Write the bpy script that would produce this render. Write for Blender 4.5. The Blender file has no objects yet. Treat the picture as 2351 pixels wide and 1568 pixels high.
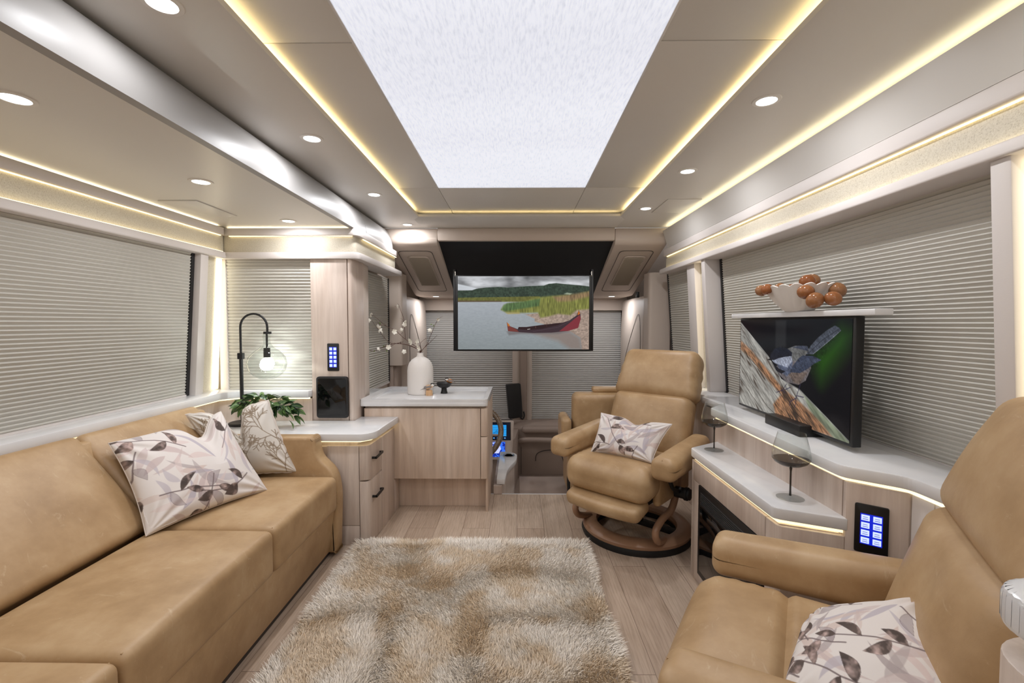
import bpy, bmesh, math, random
import numpy as np
from mathutils import Vector, Matrix, Euler
random.seed(7); rng = np.random.default_rng(7)
SC = bpy.context.scene
COL = SC.collection

# ------------------------------------------------------------------ camera, world, exposure
EYE = 1.25
cam = bpy.data.cameras.new('camera'); cam.sensor_width = 36; cam.lens = 16.0; cam.clip_start = .02
co = bpy.data.objects.new('camera', cam); COL.objects.link(co)
co.location = (0, 0, EYE); co.rotation_euler = (math.radians(90 - 2.30), 0, .0110)
SC.camera = co
SC.view_settings.view_transform = 'Standard'; SC.view_settings.look = 'None'
SC.view_settings.gamma = 1; SC.view_settings.use_curve_mapping = False
SC.view_settings.exposure = 0.14
w = bpy.data.worlds.new('world'); SC.world = w; w.use_nodes = True
w.node_tree.nodes['Background'].inputs[0].default_value = (1, .97, .93, 1)
w.node_tree.nodes['Background'].inputs[1].default_value = .55
try:
    SC.cycles.use_denoising = True
    SC.cycles.max_bounces = 7; SC.cycles.diffuse_bounces = 4; SC.cycles.glossy_bounces = 3
    SC.cycles.transmission_bounces = 7; SC.cycles.transparent_max_bounces = 16
    SC.cycles.caustics_reflective = False; SC.cycles.caustics_refractive = False
    SC.cycles.sample_clamp_indirect = 4
except Exception: pass
DL_W = 1.55          # downlight watts
SKY_E = .80         # luminous ceiling panel

def area(name, loc, size, watts, color, rot=(0, 0, 0), shape='DISK', size_y=None, spread=None):
    l = bpy.data.lights.new(name, 'AREA'); l.shape = shape; l.size = size
    if size_y: l.size_y = size_y
    l.energy = watts; l.color = color
    if spread: l.spread = spread
    o = bpy.data.objects.new(name, l); COL.objects.link(o); o.location = loc; o.rotation_euler = rot
    return o

# ------------------------------------------------------------------ materials
def S(r, g, b):
    f = lambda c: (c/255/12.92) if c/255 <= .04045 else ((c/255+.055)/1.055)**2.4
    return (f(r), f(g), f(b), 1)
def mat(name, col, rough=.5, metal=0, emit=None, es=0, **k):
    m = bpy.data.materials.new(name); m.use_nodes = True
    b = m.node_tree.nodes['Principled BSDF']
    b.inputs['Base Color'].default_value = col; b.inputs['Roughness'].default_value = rough
    b.inputs['Metallic'].default_value = metal
    if emit: b.inputs['Emission Color'].default_value = emit; b.inputs['Emission Strength'].default_value = es
    for kk, v in k.items(): b.inputs[kk.replace('_', ' ')].default_value = v
    return m
def N(m, t, **k):
    n = m.node_tree.nodes.new(t)
    for a, v in k.items(): setattr(n, a, v)
    return n
def L(m, a, b): m.node_tree.links.new(a, b)
def noise(m, scale, detail=4, vec=(1, 1, 1), rough=.55, dist=0, rot=(0, 0, 0)):
    tc = N(m, 'ShaderNodeTexCoord'); mp = N(m, 'ShaderNodeMapping')
    mp.inputs['Scale'].default_value = vec; mp.inputs['Rotation'].default_value = rot
    n = N(m, 'ShaderNodeTexNoise'); n.inputs['Scale'].default_value = scale
    n.inputs['Detail'].default_value = detail; n.inputs['Roughness'].default_value = rough
    n.inputs['Distortion'].default_value = dist
    L(m, tc.outputs['Object'], mp.inputs[0]); L(m, mp.outputs[0], n.inputs['Vector'])
    return n.outputs['Fac']
def ramp(m, fac, stops):
    r = N(m, 'ShaderNodeValToRGB'); e = r.color_ramp.elements
    while len(e) < len(stops): e.new(.5)
    for i, (p, c) in enumerate(stops): e[i].position = p; e[i].color = c
    L(m, fac, r.inputs[0]); return r.outputs[0]
def bump(m, fac, strength, dist=.002, base=None):
    b = N(m, 'ShaderNodeBump'); b.inputs['Strength'].default_value = strength; b.inputs['Distance'].default_value = dist
    L(m, fac, b.inputs['Height'])
    if base: L(m, base, b.inputs['Normal'])
    L(m, b.outputs[0], m.node_tree.nodes['Principled BSDF'].inputs['Normal']); return b.outputs[0]
def setcol(m, sock): L(m, sock, m.node_tree.nodes['Principled BSDF'].inputs['Base Color'])
def mix(m, a, b, fac, mode='MIX'):
    x = N(m, 'ShaderNodeMix', data_type='RGBA', blend_type=mode)
    for s, v in ((x.inputs[6], a), (x.inputs[7], b)):
        if isinstance(v, tuple): s.default_value = v
        else: L(m, v, s)
    if isinstance(fac, (int, float)): x.inputs[0].default_value = fac
    else: L(m, fac, x.inputs[0])
    return x.outputs[2]

M = {}
m = M['leather'] = mat('leather', S(174, 144, 108), .44)
c = ramp(m, noise(m, 5.5, 5, rough=.6), [(.32, S(160, 129, 92)), (.5, S(175, 144, 106)), (.68, S(188, 159, 122))])
streak = ramp(m, noise(m, 9, 6, vec=(1, 3.2, 2.0), rough=.75, dist=1.2, rot=(.5, .4, .9)), [(.60, (0, 0, 0, 1)), (.74, (1, 1, 1, 1))])
x = N(m, 'ShaderNodeMath', operation='MULTIPLY'); x.inputs[1].default_value = .55; L(m, streak, x.inputs[0])
setcol(m, mix(m, c, S(206, 184, 154), x.outputs[0]))
b1 = bump(m, noise(m, 420, 2), .10, .001); bump(m, noise(m, 14, 3), .22, .006, b1)

def wood(name, a, b2, c3, vec, rough=.42):
    m = mat(name, b2, rough)
    n1 = noise(m, 2.2, 5, vec=vec, rough=.55, dist=.35)
    n2 = noise(m, 9, 5, vec=vec, rough=.65, dist=.6)
    cc = ramp(m, n1, [(.30, a), (.5, b2), (.70, c3)])
    g = ramp(m, n2, [(.30, (.86, .84, .83, 1)), (.6, (1, 1, 1, 1))])
    setcol(m, mix(m, cc, g, 1.0, 'MULTIPLY')); return m
M['wood'] = wood('bleached_wood', S(190, 171, 158), S(205, 189, 177), S(217, 203, 192), (5, 5, .35))
M['wood_warm'] = wood('bleached_oak', S(196, 173, 154), S(212, 191, 173), S(224, 205, 189), (5, 5, .35))
# plank floor
m = M['floor'] = mat('plank_floor', S(180, 155, 135), .38)
tc = N(m, 'ShaderNodeTexCoord'); mp = N(m, 'ShaderNodeMapping'); mp.inputs['Rotation'].default_value = (0, 0, math.pi/2)
L(m, tc.outputs['Object'], mp.inputs[0])
br = N(m, 'ShaderNodeTexBrick'); L(m, mp.outputs[0], br.inputs['Vector']); br.offset = .37
for k, v in (('Scale', 1), ('Brick Width', 1.15), ('Row Height', .165), ('Mortar Size', .0012), ('Bias', 0)): br.inputs[k].default_value = v
br.inputs['Color1'].default_value = S(188, 166, 147); br.inputs['Color2'].default_value = S(204, 184, 165); br.inputs['Mortar'].default_value = S(128, 108, 92)
ad = N(m, 'ShaderNodeVectorMath', operation='ADD'); sc_ = N(m, 'ShaderNodeVectorMath', operation='SCALE'); sc_.inputs['Scale'].default_value = 7.0
L(m, br.outputs['Color'], sc_.inputs[0]); L(m, sc_.outputs[0], ad.inputs[0]); L(m, tc.outputs['Object'], ad.inputs[1])
def vn(scale, vec, det, dist):
    mp2 = N(m, 'ShaderNodeMapping'); mp2.inputs['Scale'].default_value = vec; L(m, ad.outputs[0], mp2.inputs[0])
    n = N(m, 'ShaderNodeTexNoise'); n.inputs['Scale'].default_value = scale; n.inputs['Detail'].default_value = det; n.inputs['Distortion'].default_value = dist
    L(m, mp2.outputs[0], n.inputs['Vector']); return n.outputs['Fac']
g1 = ramp(m, vn(3.2, (6, .8, 1), 3, .8), [(.3, (.84, .82, .80, 1)), (.62, (1, 1, 1, 1))])
wv = N(m, 'ShaderNodeTexWave'); wv.bands_direction = 'X'; wv.inputs['Scale'].default_value = 9; wv.inputs['Distortion'].default_value = 9
wv.inputs['Detail'].default_value = 3; wv.inputs['Detail Scale'].default_value = 1.2
mp3 = N(m, 'ShaderNodeMapping'); mp3.inputs['Scale'].default_value = (2.2, .22, 1); L(m, ad.outputs[0], mp3.inputs[0]); L(m, mp3.outputs[0], wv.inputs['Vector'])
g2 = ramp(m, wv.outputs['Fac'], [(.0, (.86, .84, .82, 1)), (.35, (1, 1, 1, 1))])
fine = ramp(m, vn(26, (7, .5, 1), 3, 0), [(.35, (.88, .87, .85, 1)), (.55, (1, 1, 1, 1))])
cc = mix(m, br.outputs['Color'], g1, 1.0, 'MULTIPLY'); cc = mix(m, cc, g2, .8, 'MULTIPLY'); setcol(m, mix(m, cc, fine, 1.0, 'MULTIPLY'))
bump(m, br.outputs['Fac'], -.3, .001)

M['ceil'] = mat('ceiling_vinyl', S(216, 213, 208), .36)
bump(M['ceil'], noise(M['ceil'], 500, 2), .08, .0006)
M['soft'] = mat('beige_soft_panel', S(200, 186, 174), .55); bump(M['soft'], noise(M['soft'], 600, 2), .1, .0006)
M['trim'] = mat('linen_trim', S(215, 208, 204), .5); bump(M['trim'], noise(M['trim'], 90, 3, vec=(1, 1, 6)), .15, .0008)
M['beam'] = mat('pearl_gloss_beam', S(156, 154, 152), .45)
M['quartz'] = mat('white_quartz', S(226, 226, 226), .16)
setcol(M['quartz'], ramp(M['quartz'], noise(M['quartz'], 3, 4), [(.35, S(214, 214, 216)), (.65, S(232, 231, 230))]))
m = M['stonepaper'] = mat('mica_wallcovering', S(206, 196, 172), .5)
setcol(m, ramp(m, noise(m, 240, 4, rough=.7), [(.30, S(168, 158, 138)), (.44, S(204, 196, 178)), (.7, S(218, 212, 196))]))
bump(m, noise(m, 220, 4, rough=.7), .5, .0015)
M['shade'] = mat('pleated_fabric', S(196, 193, 185), .8)
M['shadecool'] = mat('pleated_fabric_cool', S(196, 194, 190), .8)
M['black'] = mat('matte_black', S(22, 22, 24), .42)
M['blackgloss'] = mat('black_glass', S(8, 8, 10), .06)
M['navy'] = mat('navy_black_felt', S(6, 8, 16), .7)
M['rubber'] = mat('black_rubber', S(14, 14, 14), .6)
M['grey'] = mat('warm_grey_moulding', S(160, 142, 130), .55)
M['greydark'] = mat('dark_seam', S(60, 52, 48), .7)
M['grille'] = mat('vent_louvre', S(158, 147, 132), .5)
M['steel'] = mat('steel', S(190, 190, 190), .2, 1)
M['tanwood'] = mat('tan_bent_wood', S(158, 122, 96), .35)
M['ceramic'] = mat('white_ceramic', S(232, 227, 222), .55)
M['lens'] = mat('downlight_lens', (1, 1, 1, 1), .5, emit=(.93, .96, 1, 1), es=7)
M['rimw'] = mat('downlight_rim', S(222, 218, 212), .35)
M['led'] = mat('warm_led', (1, 1, 1, 1), .5, emit=(1, .76, .36, 1), es=6)
M['ledb'] = mat('band_led', (1, 1, 1, 1), .5, emit=(1, .80, .40, 1), es=2.0)
M['ledu'] = mat('ledge_led', (1, 1, 1, 1), .5, emit=(1, .84, .48, 1), es=1.25)
M['ledw'] = mat('pale_led', (1, 1, 1, 1), .5, emit=(1, .88, .58, 1), es=4)
M['ledv'] = mat('pale_led_vertical', (1, 1, 1, 1), .5, emit=(1, .88, .60, 1), es=3.6)
m = M['skyp'] = mat('luminous_fabric', (.25, .25, .25, 1), .6)
cc = ramp(m, noise(m, 60, 4, vec=(2.4, .35, 1), rough=.7), [(.30, (.70, .73, .82, 1)), (.55, (.90, .92, 1, 1))])
cc2 = ramp(m, noise(m, .9, 1, vec=(.3, 1.4, 1)), [(.35, (.90, .90, .92, 1)), (.6, (1, 1, 1, 1))])
b = m.node_tree.nodes['Principled BSDF']; L(m, mix(m, cc, cc2, 1.0, 'MULTIPLY'), b.inputs['Emission Color']); b.inputs['Emission Strength'].default_value = SKY_E
def thin(name, tint, k=.5, ior=1.35):
    m = bpy.data.materials.new(name); m.use_nodes = True; nt = m.node_tree; nt.nodes.remove(nt.nodes['Principled BSDF'])
    t = N(m, 'ShaderNodeBsdfTransparent'); t.inputs[0].default_value = tint; g = N(m, 'ShaderNodeBsdfGlossy'); g.inputs['Roughness'].default_value = .03
    lw = N(m, 'ShaderNodeLayerWeight'); pw = N(m, 'ShaderNodeMath', operation='POWER'); L(m, lw.outputs['Facing'], pw.inputs[0]); pw.inputs[1].default_value = 3.5
    f = N(m, 'ShaderNodeMath', operation='MULTIPLY_ADD'); L(m, pw.outputs[0], f.inputs[0]); f.inputs[1].default_value = .45; f.inputs[2].default_value = .025; mx = N(m, 'ShaderNodeMixShader')
    L(m, f.outputs[0], mx.inputs[0]); L(m, t.outputs[0], mx.inputs[1]); L(m, g.outputs[0], mx.inputs[2]); L(m, mx.outputs[0], nt.nodes['Material Output'].inputs[0]); return m
M['glass'] = thin('clear_glass', (.95, .96, .955, 1)); M['smoke'] = thin('smoked_glass', (.52, .50, .48, 1)); M['smokestem'] = thin('smoked_stem', (.25, .24, .23, 1))
M['blue'] = mat('blue_backlight', (0, 0, 0, 1), .5, emit=S(20, 60, 255), es=1.6)
M['btn'] = mat('lit_key', (.1, .1, .2, 1), .5, emit=S(190, 205, 255), es=1.2)
M['keytext'] = mat('key_caption', (.1, .1, .2, 1), .5, emit=S(120, 130, 215), es=.8)

def vcol(name, emit=0, rough=.8, base=None):
    m = bpy.data.materials.new(name); m.use_nodes = True; b = m.node_tree.nodes['Principled BSDF']
    a = N(m, 'ShaderNodeVertexColor'); a.layer_name = 'paint'; b.inputs['Roughness'].default_value = rough
    if emit:
        L(m, a.outputs[0], b.inputs['Emission Color']); b.inputs['Emission Strength'].default_value = emit
        b.inputs['Base Color'].default_value = (.004, .004, .004, 1); b.inputs['Specular IOR Level'].default_value = .12
    else: L(m, a.outputs[0], b.inputs['Base Color'])
    return m
M['screen'] = vcol('lit_screen', 1.0, .12)
M['cloth'] = vcol('printed_cloth', 0, .85); bump(M['cloth'], noise(M['cloth'], 350, 2), .2, .0006)
M['petal'] = mat('white_petal', S(238, 234, 222), .6, Subsurface_Weight=0.0)
M['twig'] = mat('brown_twig', S(92, 66, 56), .7)
M['leafg'] = vcol('glossy_leaf', 0, .35)
M['pile'] = vcol('rug_pile', 0, .7)

# ------------------------------------------------------------------ builders
def tag(o, label=None, cat=None, group=None, kind=None):
    if label: o['label'] = label
    if cat: o['category'] = cat
    if group: o['group'] = group
    if kind: o['kind'] = kind
    return o
def empty(name, loc, rz=0, label=None, cat=None, group=None, kind=None):
    o = bpy.data.objects.new(name, None); COL.objects.link(o); o.location = loc; o.rotation_euler = (0, 0, rz)
    o.empty_display_size = .05
    return tag(o, label, cat, group, kind)
def meshobj(name, me, mt, parent=None, smooth=True):
    if mt is not None: me.materials.append(M[mt] if isinstance(mt, str) else mt)
    o = bpy.data.objects.new(name, me); COL.objects.link(o)
    if parent is not None: o.parent = parent
    if smooth:
        me.polygons.foreach_set('use_smooth', [True]*len(me.polygons))
        try: me.set_sharp_from_angle(angle=math.radians(38))
        except Exception: pass
    return o
def raw(name, vs, fs, mt, parent=None, smooth=True):
    me = bpy.data.meshes.new(name); me.from_pydata([tuple(v) for v in vs], [], [tuple(f) for f in fs]); me.update()
    return meshobj(name, me, mt, parent, smooth)
def frombm(name, bm, mt, parent=None, smooth=True):
    bmesh.ops.recalc_face_normals(bm, faces=bm.faces)
    me = bpy.data.meshes.new(name); bm.to_mesh(me); bm.free()
    return meshobj(name, me, mt, parent, smooth)
def bbox(bm, x0, x1, y0, y1, z0, z1, bev=0, seg=2):
    r = bmesh.ops.create_cube(bm, size=1)
    for v in r['verts']:
        v.co = Vector(((x0+x1)/2+v.co.x*(x1-x0), (y0+y1)/2+v.co.y*(y1-y0), (z0+z1)/2+v.co.z*(z1-z0)))
    if bev:
        es = list({e for v in r['verts'] for e in v.link_edges})
        bmesh.ops.bevel(bm, geom=es, offset=bev, segments=seg, affect='EDGES', profile=.5)
def box(name, x0, x1, y0, y1, z0, z1, mt, parent=None, bev=.002, seg=2):
    bm = bmesh.new(); bbox(bm, x0, x1, y0, y1, z0, z1, bev, seg); return frombm(name, bm, mt, parent)
def boxes(name, lst, mt, parent=None, bev=0):
    bm = bmesh.new()
    for b in lst: bbox(bm, *b, bev)
    return frombm(name, bm, mt, parent)
def prism(name, poly, axis, a0, a1, mt, parent=None, bev=0, seg=2, bm=None):
    """polygon in the two other axes (cyclic order), extruded along axis"""
    own = bm is None
    if own: bm = bmesh.new()
    def P(p, a):
        return {'x': (a, p[0], p[1]), 'y': (p[0], a, p[1]), 'z': (p[0], p[1], a)}[axis]
    v0 = [bm.verts.new(P(p, a0)) for p in poly]; v1 = [bm.verts.new(P(p, a1)) for p in poly]; n = len(poly)
    f = [bm.faces.new(v0), bm.faces.new(v1[::-1])]
    for i in range(n): f.append(bm.faces.new((v0[i], v0[(i+1) % n], v1[(i+1) % n], v1[i])))
    if bev:
        es = list({e for ff in f for e in ff.edges}); bmesh.ops.recalc_face_normals(bm, faces=bm.faces)
        bmesh.ops.bevel(bm, geom=es, offset=bev, segments=seg, affect='EDGES', profile=.5)
    if own: return frombm(name, bm, mt, parent)
def rc(poly, radii, n=6):
    """round polygon corners: radii per vertex"""
    out = []; k = len(poly)
    for i, p in enumerate(poly):
        r = radii[i] if isinstance(radii, (list, tuple)) else radii
        p = Vector(p); a = Vector(poly[i-1])-p; b = Vector(poly[(i+1) % k])-p
        if r <= 0: out.append(tuple(p)); continue
        a.normalize(); b.normalize(); s = p+a*r; e = p+b*r
        for j in range(n+1):
            t = j/n; out.append(tuple((1-t)**2*s+2*t*(1-t)*p+t*t*e))
    return out
def lathe(name, prof, mt, parent=None, loc=(0, 0, 0), seg=40, fn=None):
    vs = []; fs = []
    for i, (r, z) in enumerate(prof):
        for j in range(seg):
            a = 2*math.pi*j/seg; rr = max(r, 1e-5)
            if fn: rr, zz = fn(rr, z, a, i)
            else: zz = z
            vs.append((loc[0]+rr*math.cos(a), loc[1]+rr*math.sin(a), loc[2]+zz))
    for i in range(len(prof)-1):
        for j in range(seg):
            k = (j+1) % seg; fs.append((i*seg+j, i*seg+k, (i+1)*seg+k, (i+1)*seg+j))
    bm = bmesh.new(); me = bpy.data.meshes.new('t'); me.from_pydata(vs, [], fs); bm.from_mesh(me); bpy.data.meshes.remove(me)
    bmesh.ops.remove_doubles(bm, verts=bm.verts, dist=2e-5)
    bes = [e for e in bm.edges if e.is_boundary]
    if bes: bmesh.ops.holes_fill(bm, edges=bes)
    return frombm(name, bm, mt, parent)
def spline(pts, n=8):
    pts = [Vector(p) for p in pts]; out = []
    for i in range(len(pts)-1):
        p0 = pts[max(i-1, 0)]; p1 = pts[i]; p2 = pts[i+1]; p3 = pts[min(i+2, len(pts)-1)]
        for j in range(n):
            t = j/n; out.append(.5*((2*p1)+(p2-p0)*t+(2*p0-5*p1+4*p2-p3)*t*t+(3*p1-p0-3*p2+p3)*t**3))
    out.append(pts[-1]); return out
def tube(name, pts, r, mt, parent=None, seg=10, bm=None, closed=False):
    own = bm is None
    if own: bm = bmesh.new()
    n = len(pts); rs = r if isinstance(r, (list, tuple)) else [r]*n; rings = []
    up = Vector((0, 0, 1)); prev = None
    for i, p in enumerate(pts):
        p = Vector(p)
        a = Vector(pts[(i-1) % n]) if (closed or i > 0) else p; b = Vector(pts[(i+1) % n]) if (closed or i < n-1) else p
        t = (b-a).normalized()
        if prev is None:
            s = t.cross(up)
            if s.length < .1: s = t.cross(Vector((1, 0, 0)))
            s.normalize()
        else: s = (prev-t*prev.dot(t)).normalized()
        prev = s; u = s.cross(t)
        rings.append([bm.verts.new(p+(s*math.cos(2*math.pi*k/seg)+u*math.sin(2*math.pi*k/seg))*rs[i]) for k in range(seg)])
    for i in range(n if closed else n-1):
        A = rings[i]; B = rings[(i+1) % n]
        for k in range(seg): bm.faces.new((A[k], A[(k+1) % seg], B[(k+1) % seg], B[k]))
    if not closed: bm.faces.new(rings[0]); bm.faces.new(rings[-1][::-1])
    if own: return frombm(name, bm, mt, parent)
def rbox(name, c, h, r, mt, parent=None, n=10, m=5, fn=None, rot=None):
    """rounded, crowned cushion: centre c, half sizes h, edge radius r; fn(x,y,z,u,v,w)->(x,y,z) deforms"""
    axes = []
    for d in range(3):
        hh = h[d]; rr = min(r, hh*.999); a = []
        for i in range(m): a.append(-hh+rr*(1-math.cos(math.pi/2*i/m)))
        k = max(2, n)
        for i in range(k+1): a.append(-(hh-rr)+2*(hh-rr)*i/k)
        for i in range(m-1, -1, -1): a.append(hh-rr*(1-math.cos(math.pi/2*i/m)))
        axes.append(a)
    vs = {}; verts = []; faces = []
    def V(i, j, k):
        key = (i, j, k)
        if key in vs: return vs[key]
        p = Vector((axes[0][i], axes[1][j], axes[2][k]))
        q = Vector([max(-(h[d]-min(r, h[d]*.999)), min(h[d]-min(r, h[d]*.999), p[d])) for d in range(3)])
        dlt = p-q
        if dlt.length > 1e-9: p = q+dlt.normalized()*min(r, max(h))*1.0 if min(h) >= r else q+Vector((dlt.x, dlt.y, dlt.z)).normalized()*min(r, min(h))
        u, v, w_ = p.x/h[0], p.y/h[1], p.z/h[2]
        if fn: p = Vector(fn(p.x, p.y, p.z, u, v, w_))
        if rot is not None: p = rot @ p
        vs[key] = len(verts); verts.append(p+Vector(c)); return vs[key]
    nx, ny, nz = (len(a)-1 for a in axes)
    for i in range(nx):
        for j in range(ny):
            faces.append((V(i, j, 0), V(i, j+1, 0), V(i+1, j+1, 0), V(i+1, j, 0))); faces.append((V(i, j, nz), V(i+1, j, nz), V(i+1, j+1, nz), V(i, j+1, nz)))
    for i in range(nx):
        for k in range(nz):
            faces.append((V(i, 0, k), V(i+1, 0, k), V(i+1, 0, k+1), V(i, 0, k+1))); faces.append((V(i, ny, k), V(i, ny, k+1), V(i+1, ny, k+1), V(i+1, ny, k)))
    for j in range(ny):
        for k in range(nz):
            faces.append((V(0, j, k), V(0, j, k+1), V(0, j+1, k+1), V(0, j+1, k))); faces.append((V(nx, j, k), V(nx, j+1, k), V(nx, j+1, k+1), V(nx, j, k+1)))
    bm = bmesh.new(); me = bpy.data.meshes.new('t'); me.from_pydata([tuple(v) for v in verts], [], faces); bm.from_mesh(me); bpy.data.meshes.remove(me)
    return frombm(name, bm, mt, parent)
def struct(o): o['kind'] = 'structure'; return o
def copy_tree(o, parent=None):
    c = o.copy(); COL.objects.link(c)
    if parent is not None: c.parent = parent
    for ch in list(o.children): copy_tree(ch, c)
    return c

# ------------------------------------------------------------------ painter (numpy canvas -> vertex colours)
class Cv:
    def __init__(s, w, h, base):
        s.w, s.h = w, h; s.a = np.zeros((h, w, 3)); s.a[:] = base
        s.X, s.Y = np.meshgrid(np.arange(w)+.5, np.arange(h)+.5)
    def ns(s, cx, cy, seed=0, octv=3):
        r = np.random.default_rng(seed); out = np.zeros((s.h, s.w)); amp = 1; tot = 0
        for o in range(octv):
            gx, gy = int(cx*2**o)+2, int(cy*2**o)+2; g = r.random((gy, gx))
            xs = s.X/s.w*(gx-1.001); ys = s.Y/s.h*(gy-1.001); xi = xs.astype(int); yi = ys.astype(int); fx = xs-xi; fy = ys-yi
            fx = fx*fx*(3-2*fx); fy = fy*fy*(3-2*fy)
            out += amp*((g[yi, xi]*(1-fx)+g[yi, xi+1]*fx)*(1-fy)+(g[yi+1, xi]*(1-fx)+g[yi+1, xi+1]*fx)*fy); tot += amp; amp *= .5
        return out/tot
    def put(s, mask, col, alpha=1):
        k = np.clip(mask*alpha, 0, 1)[..., None]; s.a = s.a*(1-k)+np.array(col)*k if np.ndim(col) < 3 else s.a*(1-k)+col*k
    def pmask(s, pts, soft=1.0):
        pts = np.array(pts, float); inside = np.zeros((s.h, s.w), bool); d = np.full((s.h, s.w), 1e9)
        n = len(pts)
        for i in range(n):
            x0, y0 = pts[i]; x1, y1 = pts[(i+1) % n]
            cond = ((y0 > s.Y) != (y1 > s.Y)) & (s.X < (x1-x0)*(s.Y-y0)/((y1-y0) if y1 != y0 else 1e-9)+x0); inside ^= cond
            dx, dy = x1-x0, y1-y0; t = np.clip(((s.X-x0)*dx+(s.Y-y0)*dy)/(dx*dx+dy*dy+1e-9), 0, 1)
            d = np.minimum(d, np.hypot(s.X-x0-t*dx, s.Y-y0-t*dy))
        return np.clip(.5+np.where(inside, d, -d)/soft, 0, 1)
    def poly(s, pts, col, alpha=1, soft=1.0): s.put(s.pmask(pts, soft), col, alpha)
    def line(s, pts, wd, col, alpha=1):
        d = np.full((s.h, s.w), 1e9)
        for (x0, y0), (x1, y1) in zip(pts[:-1], pts[1:]):
            dx, dy = x1-x0, y1-y0; t = np.clip(((s.X-x0)*dx+(s.Y-y0)*dy)/(dx*dx+dy*dy+1e-9), 0, 1)
            d = np.minimum(d, np.hypot(s.X-x0-t*dx, s.Y-y0-t*dy))
        s.put(np.clip(wd/2+.5-d, 0, 1), col, alpha)
    def lin(s):
        c = s.a/255; return np.where(c <= .04045, c/12.92, ((c+.055)/1.055)**2.4)
def homog(src, dst):
    A = []; B = []
    for (x, y), (u, v) in zip(src, dst):
        A += [[x, y, 1, 0, 0, 0, -u*x, -u*y], [0, 0, 0, x, y, 1, -v*x, -v*y]]; B += [u, v]
    h = np.linalg.solve(np.array(A, float), np.array(B, float)); H = np.append(h, 1).reshape(3, 3)
    def f(p):
        q = H @ np.array([p[0], p[1], 1.0]); return (q[0]/q[2], q[1]/q[2])
    return f
def paint_grid(name, cv, pos, mt, parent=None, back=None):
    """grid mesh with one vertex per canvas pixel; pos(U,V)->(...,3) arrays, U right, V down"""
    h, w_ = cv.h, cv.w; U, V = np.meshgrid(np.linspace(0, 1, w_), np.linspace(0, 1, h)); P = pos(U, V).reshape(-1, 3)
    idx = np.arange(h*w_).reshape(h, w_); q = np.stack([idx[:-1, :-1], idx[1:, :-1], idx[1:, 1:], idx[:-1, 1:]], -1).reshape(-1, 4)
    col = np.concatenate([cv.lin().reshape(-1, 3), np.ones((h*w_, 1))], 1)
    if back is not None:
        P2 = back(U, V).reshape(-1, 3); P = np.concatenate([P, P2]); q = np.concatenate([q, q[:, ::-1]+h*w_]); col = np.concatenate([col, col])
    me = bpy.data.meshes.new(name); nq = len(q)
    me.vertices.add(len(P)); me.vertices.foreach_set('co', P.astype(np.float32).ravel())
    me.loops.add(nq*4); me.loops.foreach_set('vertex_index', q.astype(np.int32).ravel())
    me.polygons.add(nq); me.polygons.foreach_set('loop_start', (np.arange(nq)*4).astype(np.int32)); me.update(calc_edges=True)
    at = me.color_attributes.new('paint', 'FLOAT_COLOR', 'POINT'); at.data.foreach_set('color', col.astype(np.float32).ravel())
    return meshobj(name, me, mt, parent, True)

# ================================================================== SETTING
ZS, ZP, ZC = 2.02, 2.075, 1.845          # soffit, tray panel, slide-out ceiling
YB = -1.6                                # the shell runs on behind the camera to here
box_floor = struct(box('floor', -2.0, 1.45, YB, 3.28, -.06, 0, 'floor', bev=0))
struct(box('floor_step_edge', -.2, 1.3, 3.28, 3.292, -.06, .002, 'quartz', bev=0))['kind'] = 'structure'
struct(box('floor_cab', -1.3, 1.4, 3.28, 5.7, -.62, -.55, 'grey', bev=0))
# ceiling: soffits + tray panels with shadow gaps
ce = struct(empty('ceiling', (0, 0, 0)))
prism('soffit', [(-1.30, 2.02), (-.765, 2.02), (-.728, 2.034), (-.728, 2.052), (-.74, 2.052), (-.74, 2.045), (-1.30, 2.045)], 'y', YB, 3.72, 'ceil', ce)
prism('soffit', [(1.32, 2.02), (.795, 2.02), (.759, 2.034), (.759, 2.052), (.771, 2.052), (.771, 2.045), (1.32, 2.045)], 'y', YB, 3.72, 'ceil', ce)
prism('soffit', [(3.72, 2.02), (3.415, 2.02), (3.378, 2.034), (3.378, 2.052), (3.39, 2.052), (3.39, 2.045), (3.72, 2.045)], 'x', -.765, .795, 'ceil', ce)
SX0, SX1, SY1 = -.480, .415, 2.81
def pan(x0, x1, y0, y1): box('ceiling_panel', x0, x1, y0, y1, ZP, ZP+.02, 'ceil', ce, .0015)
for x0, x1 in ((-.95, SX0-.004), (SX1+.004, .98)):
    pan(x0, x1, YB, 1.368); pan(x0, x1, 1.372, SY1); pan(x0, x1, SY1+.004, 3.62)
pan(SX0-.001, SX1+.001, SY1+.004, 3.62)
box('ceiling_backing', -1.05, 1.05, YB, 3.7, ZP+.035, ZP+.05, 'greydark', ce, 0)
prism('slide_ceiling', [(-2.0, ZC), (-1.03, ZC), (-1.03, ZC+.02), (-2.0, ZC+.02)], 'y', YB, 2.9, 'ceil', ce)
# curved pearl beam over the slide-out
bp = []
for i in range(9):
    t = i/8; bp.append((-1.005-.055*t**2.2, ZC-.008+.165*t))
beamp = [(-1.03, ZC-.012), (-1.005, ZC-.008)]+bp[1:]+[(-1.10, 2.002), (-1.16, 1.99), (-1.16, ZC+.02), (-1.05, ZC+.02)]
struct(prism('trim_1', beamp, 'y', YB, 3.05, 'beam'))
beam2 = [(p[0]+.0, p[1]) for p in beamp]
struct(prism('trim_2', beam2, 'y', 3.056, 3.70, 'beam'))
struct(box('trim_3', -1.25, -1.085, YB, 3.7, 1.99, 2.018, 'navy', bev=0))
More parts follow.
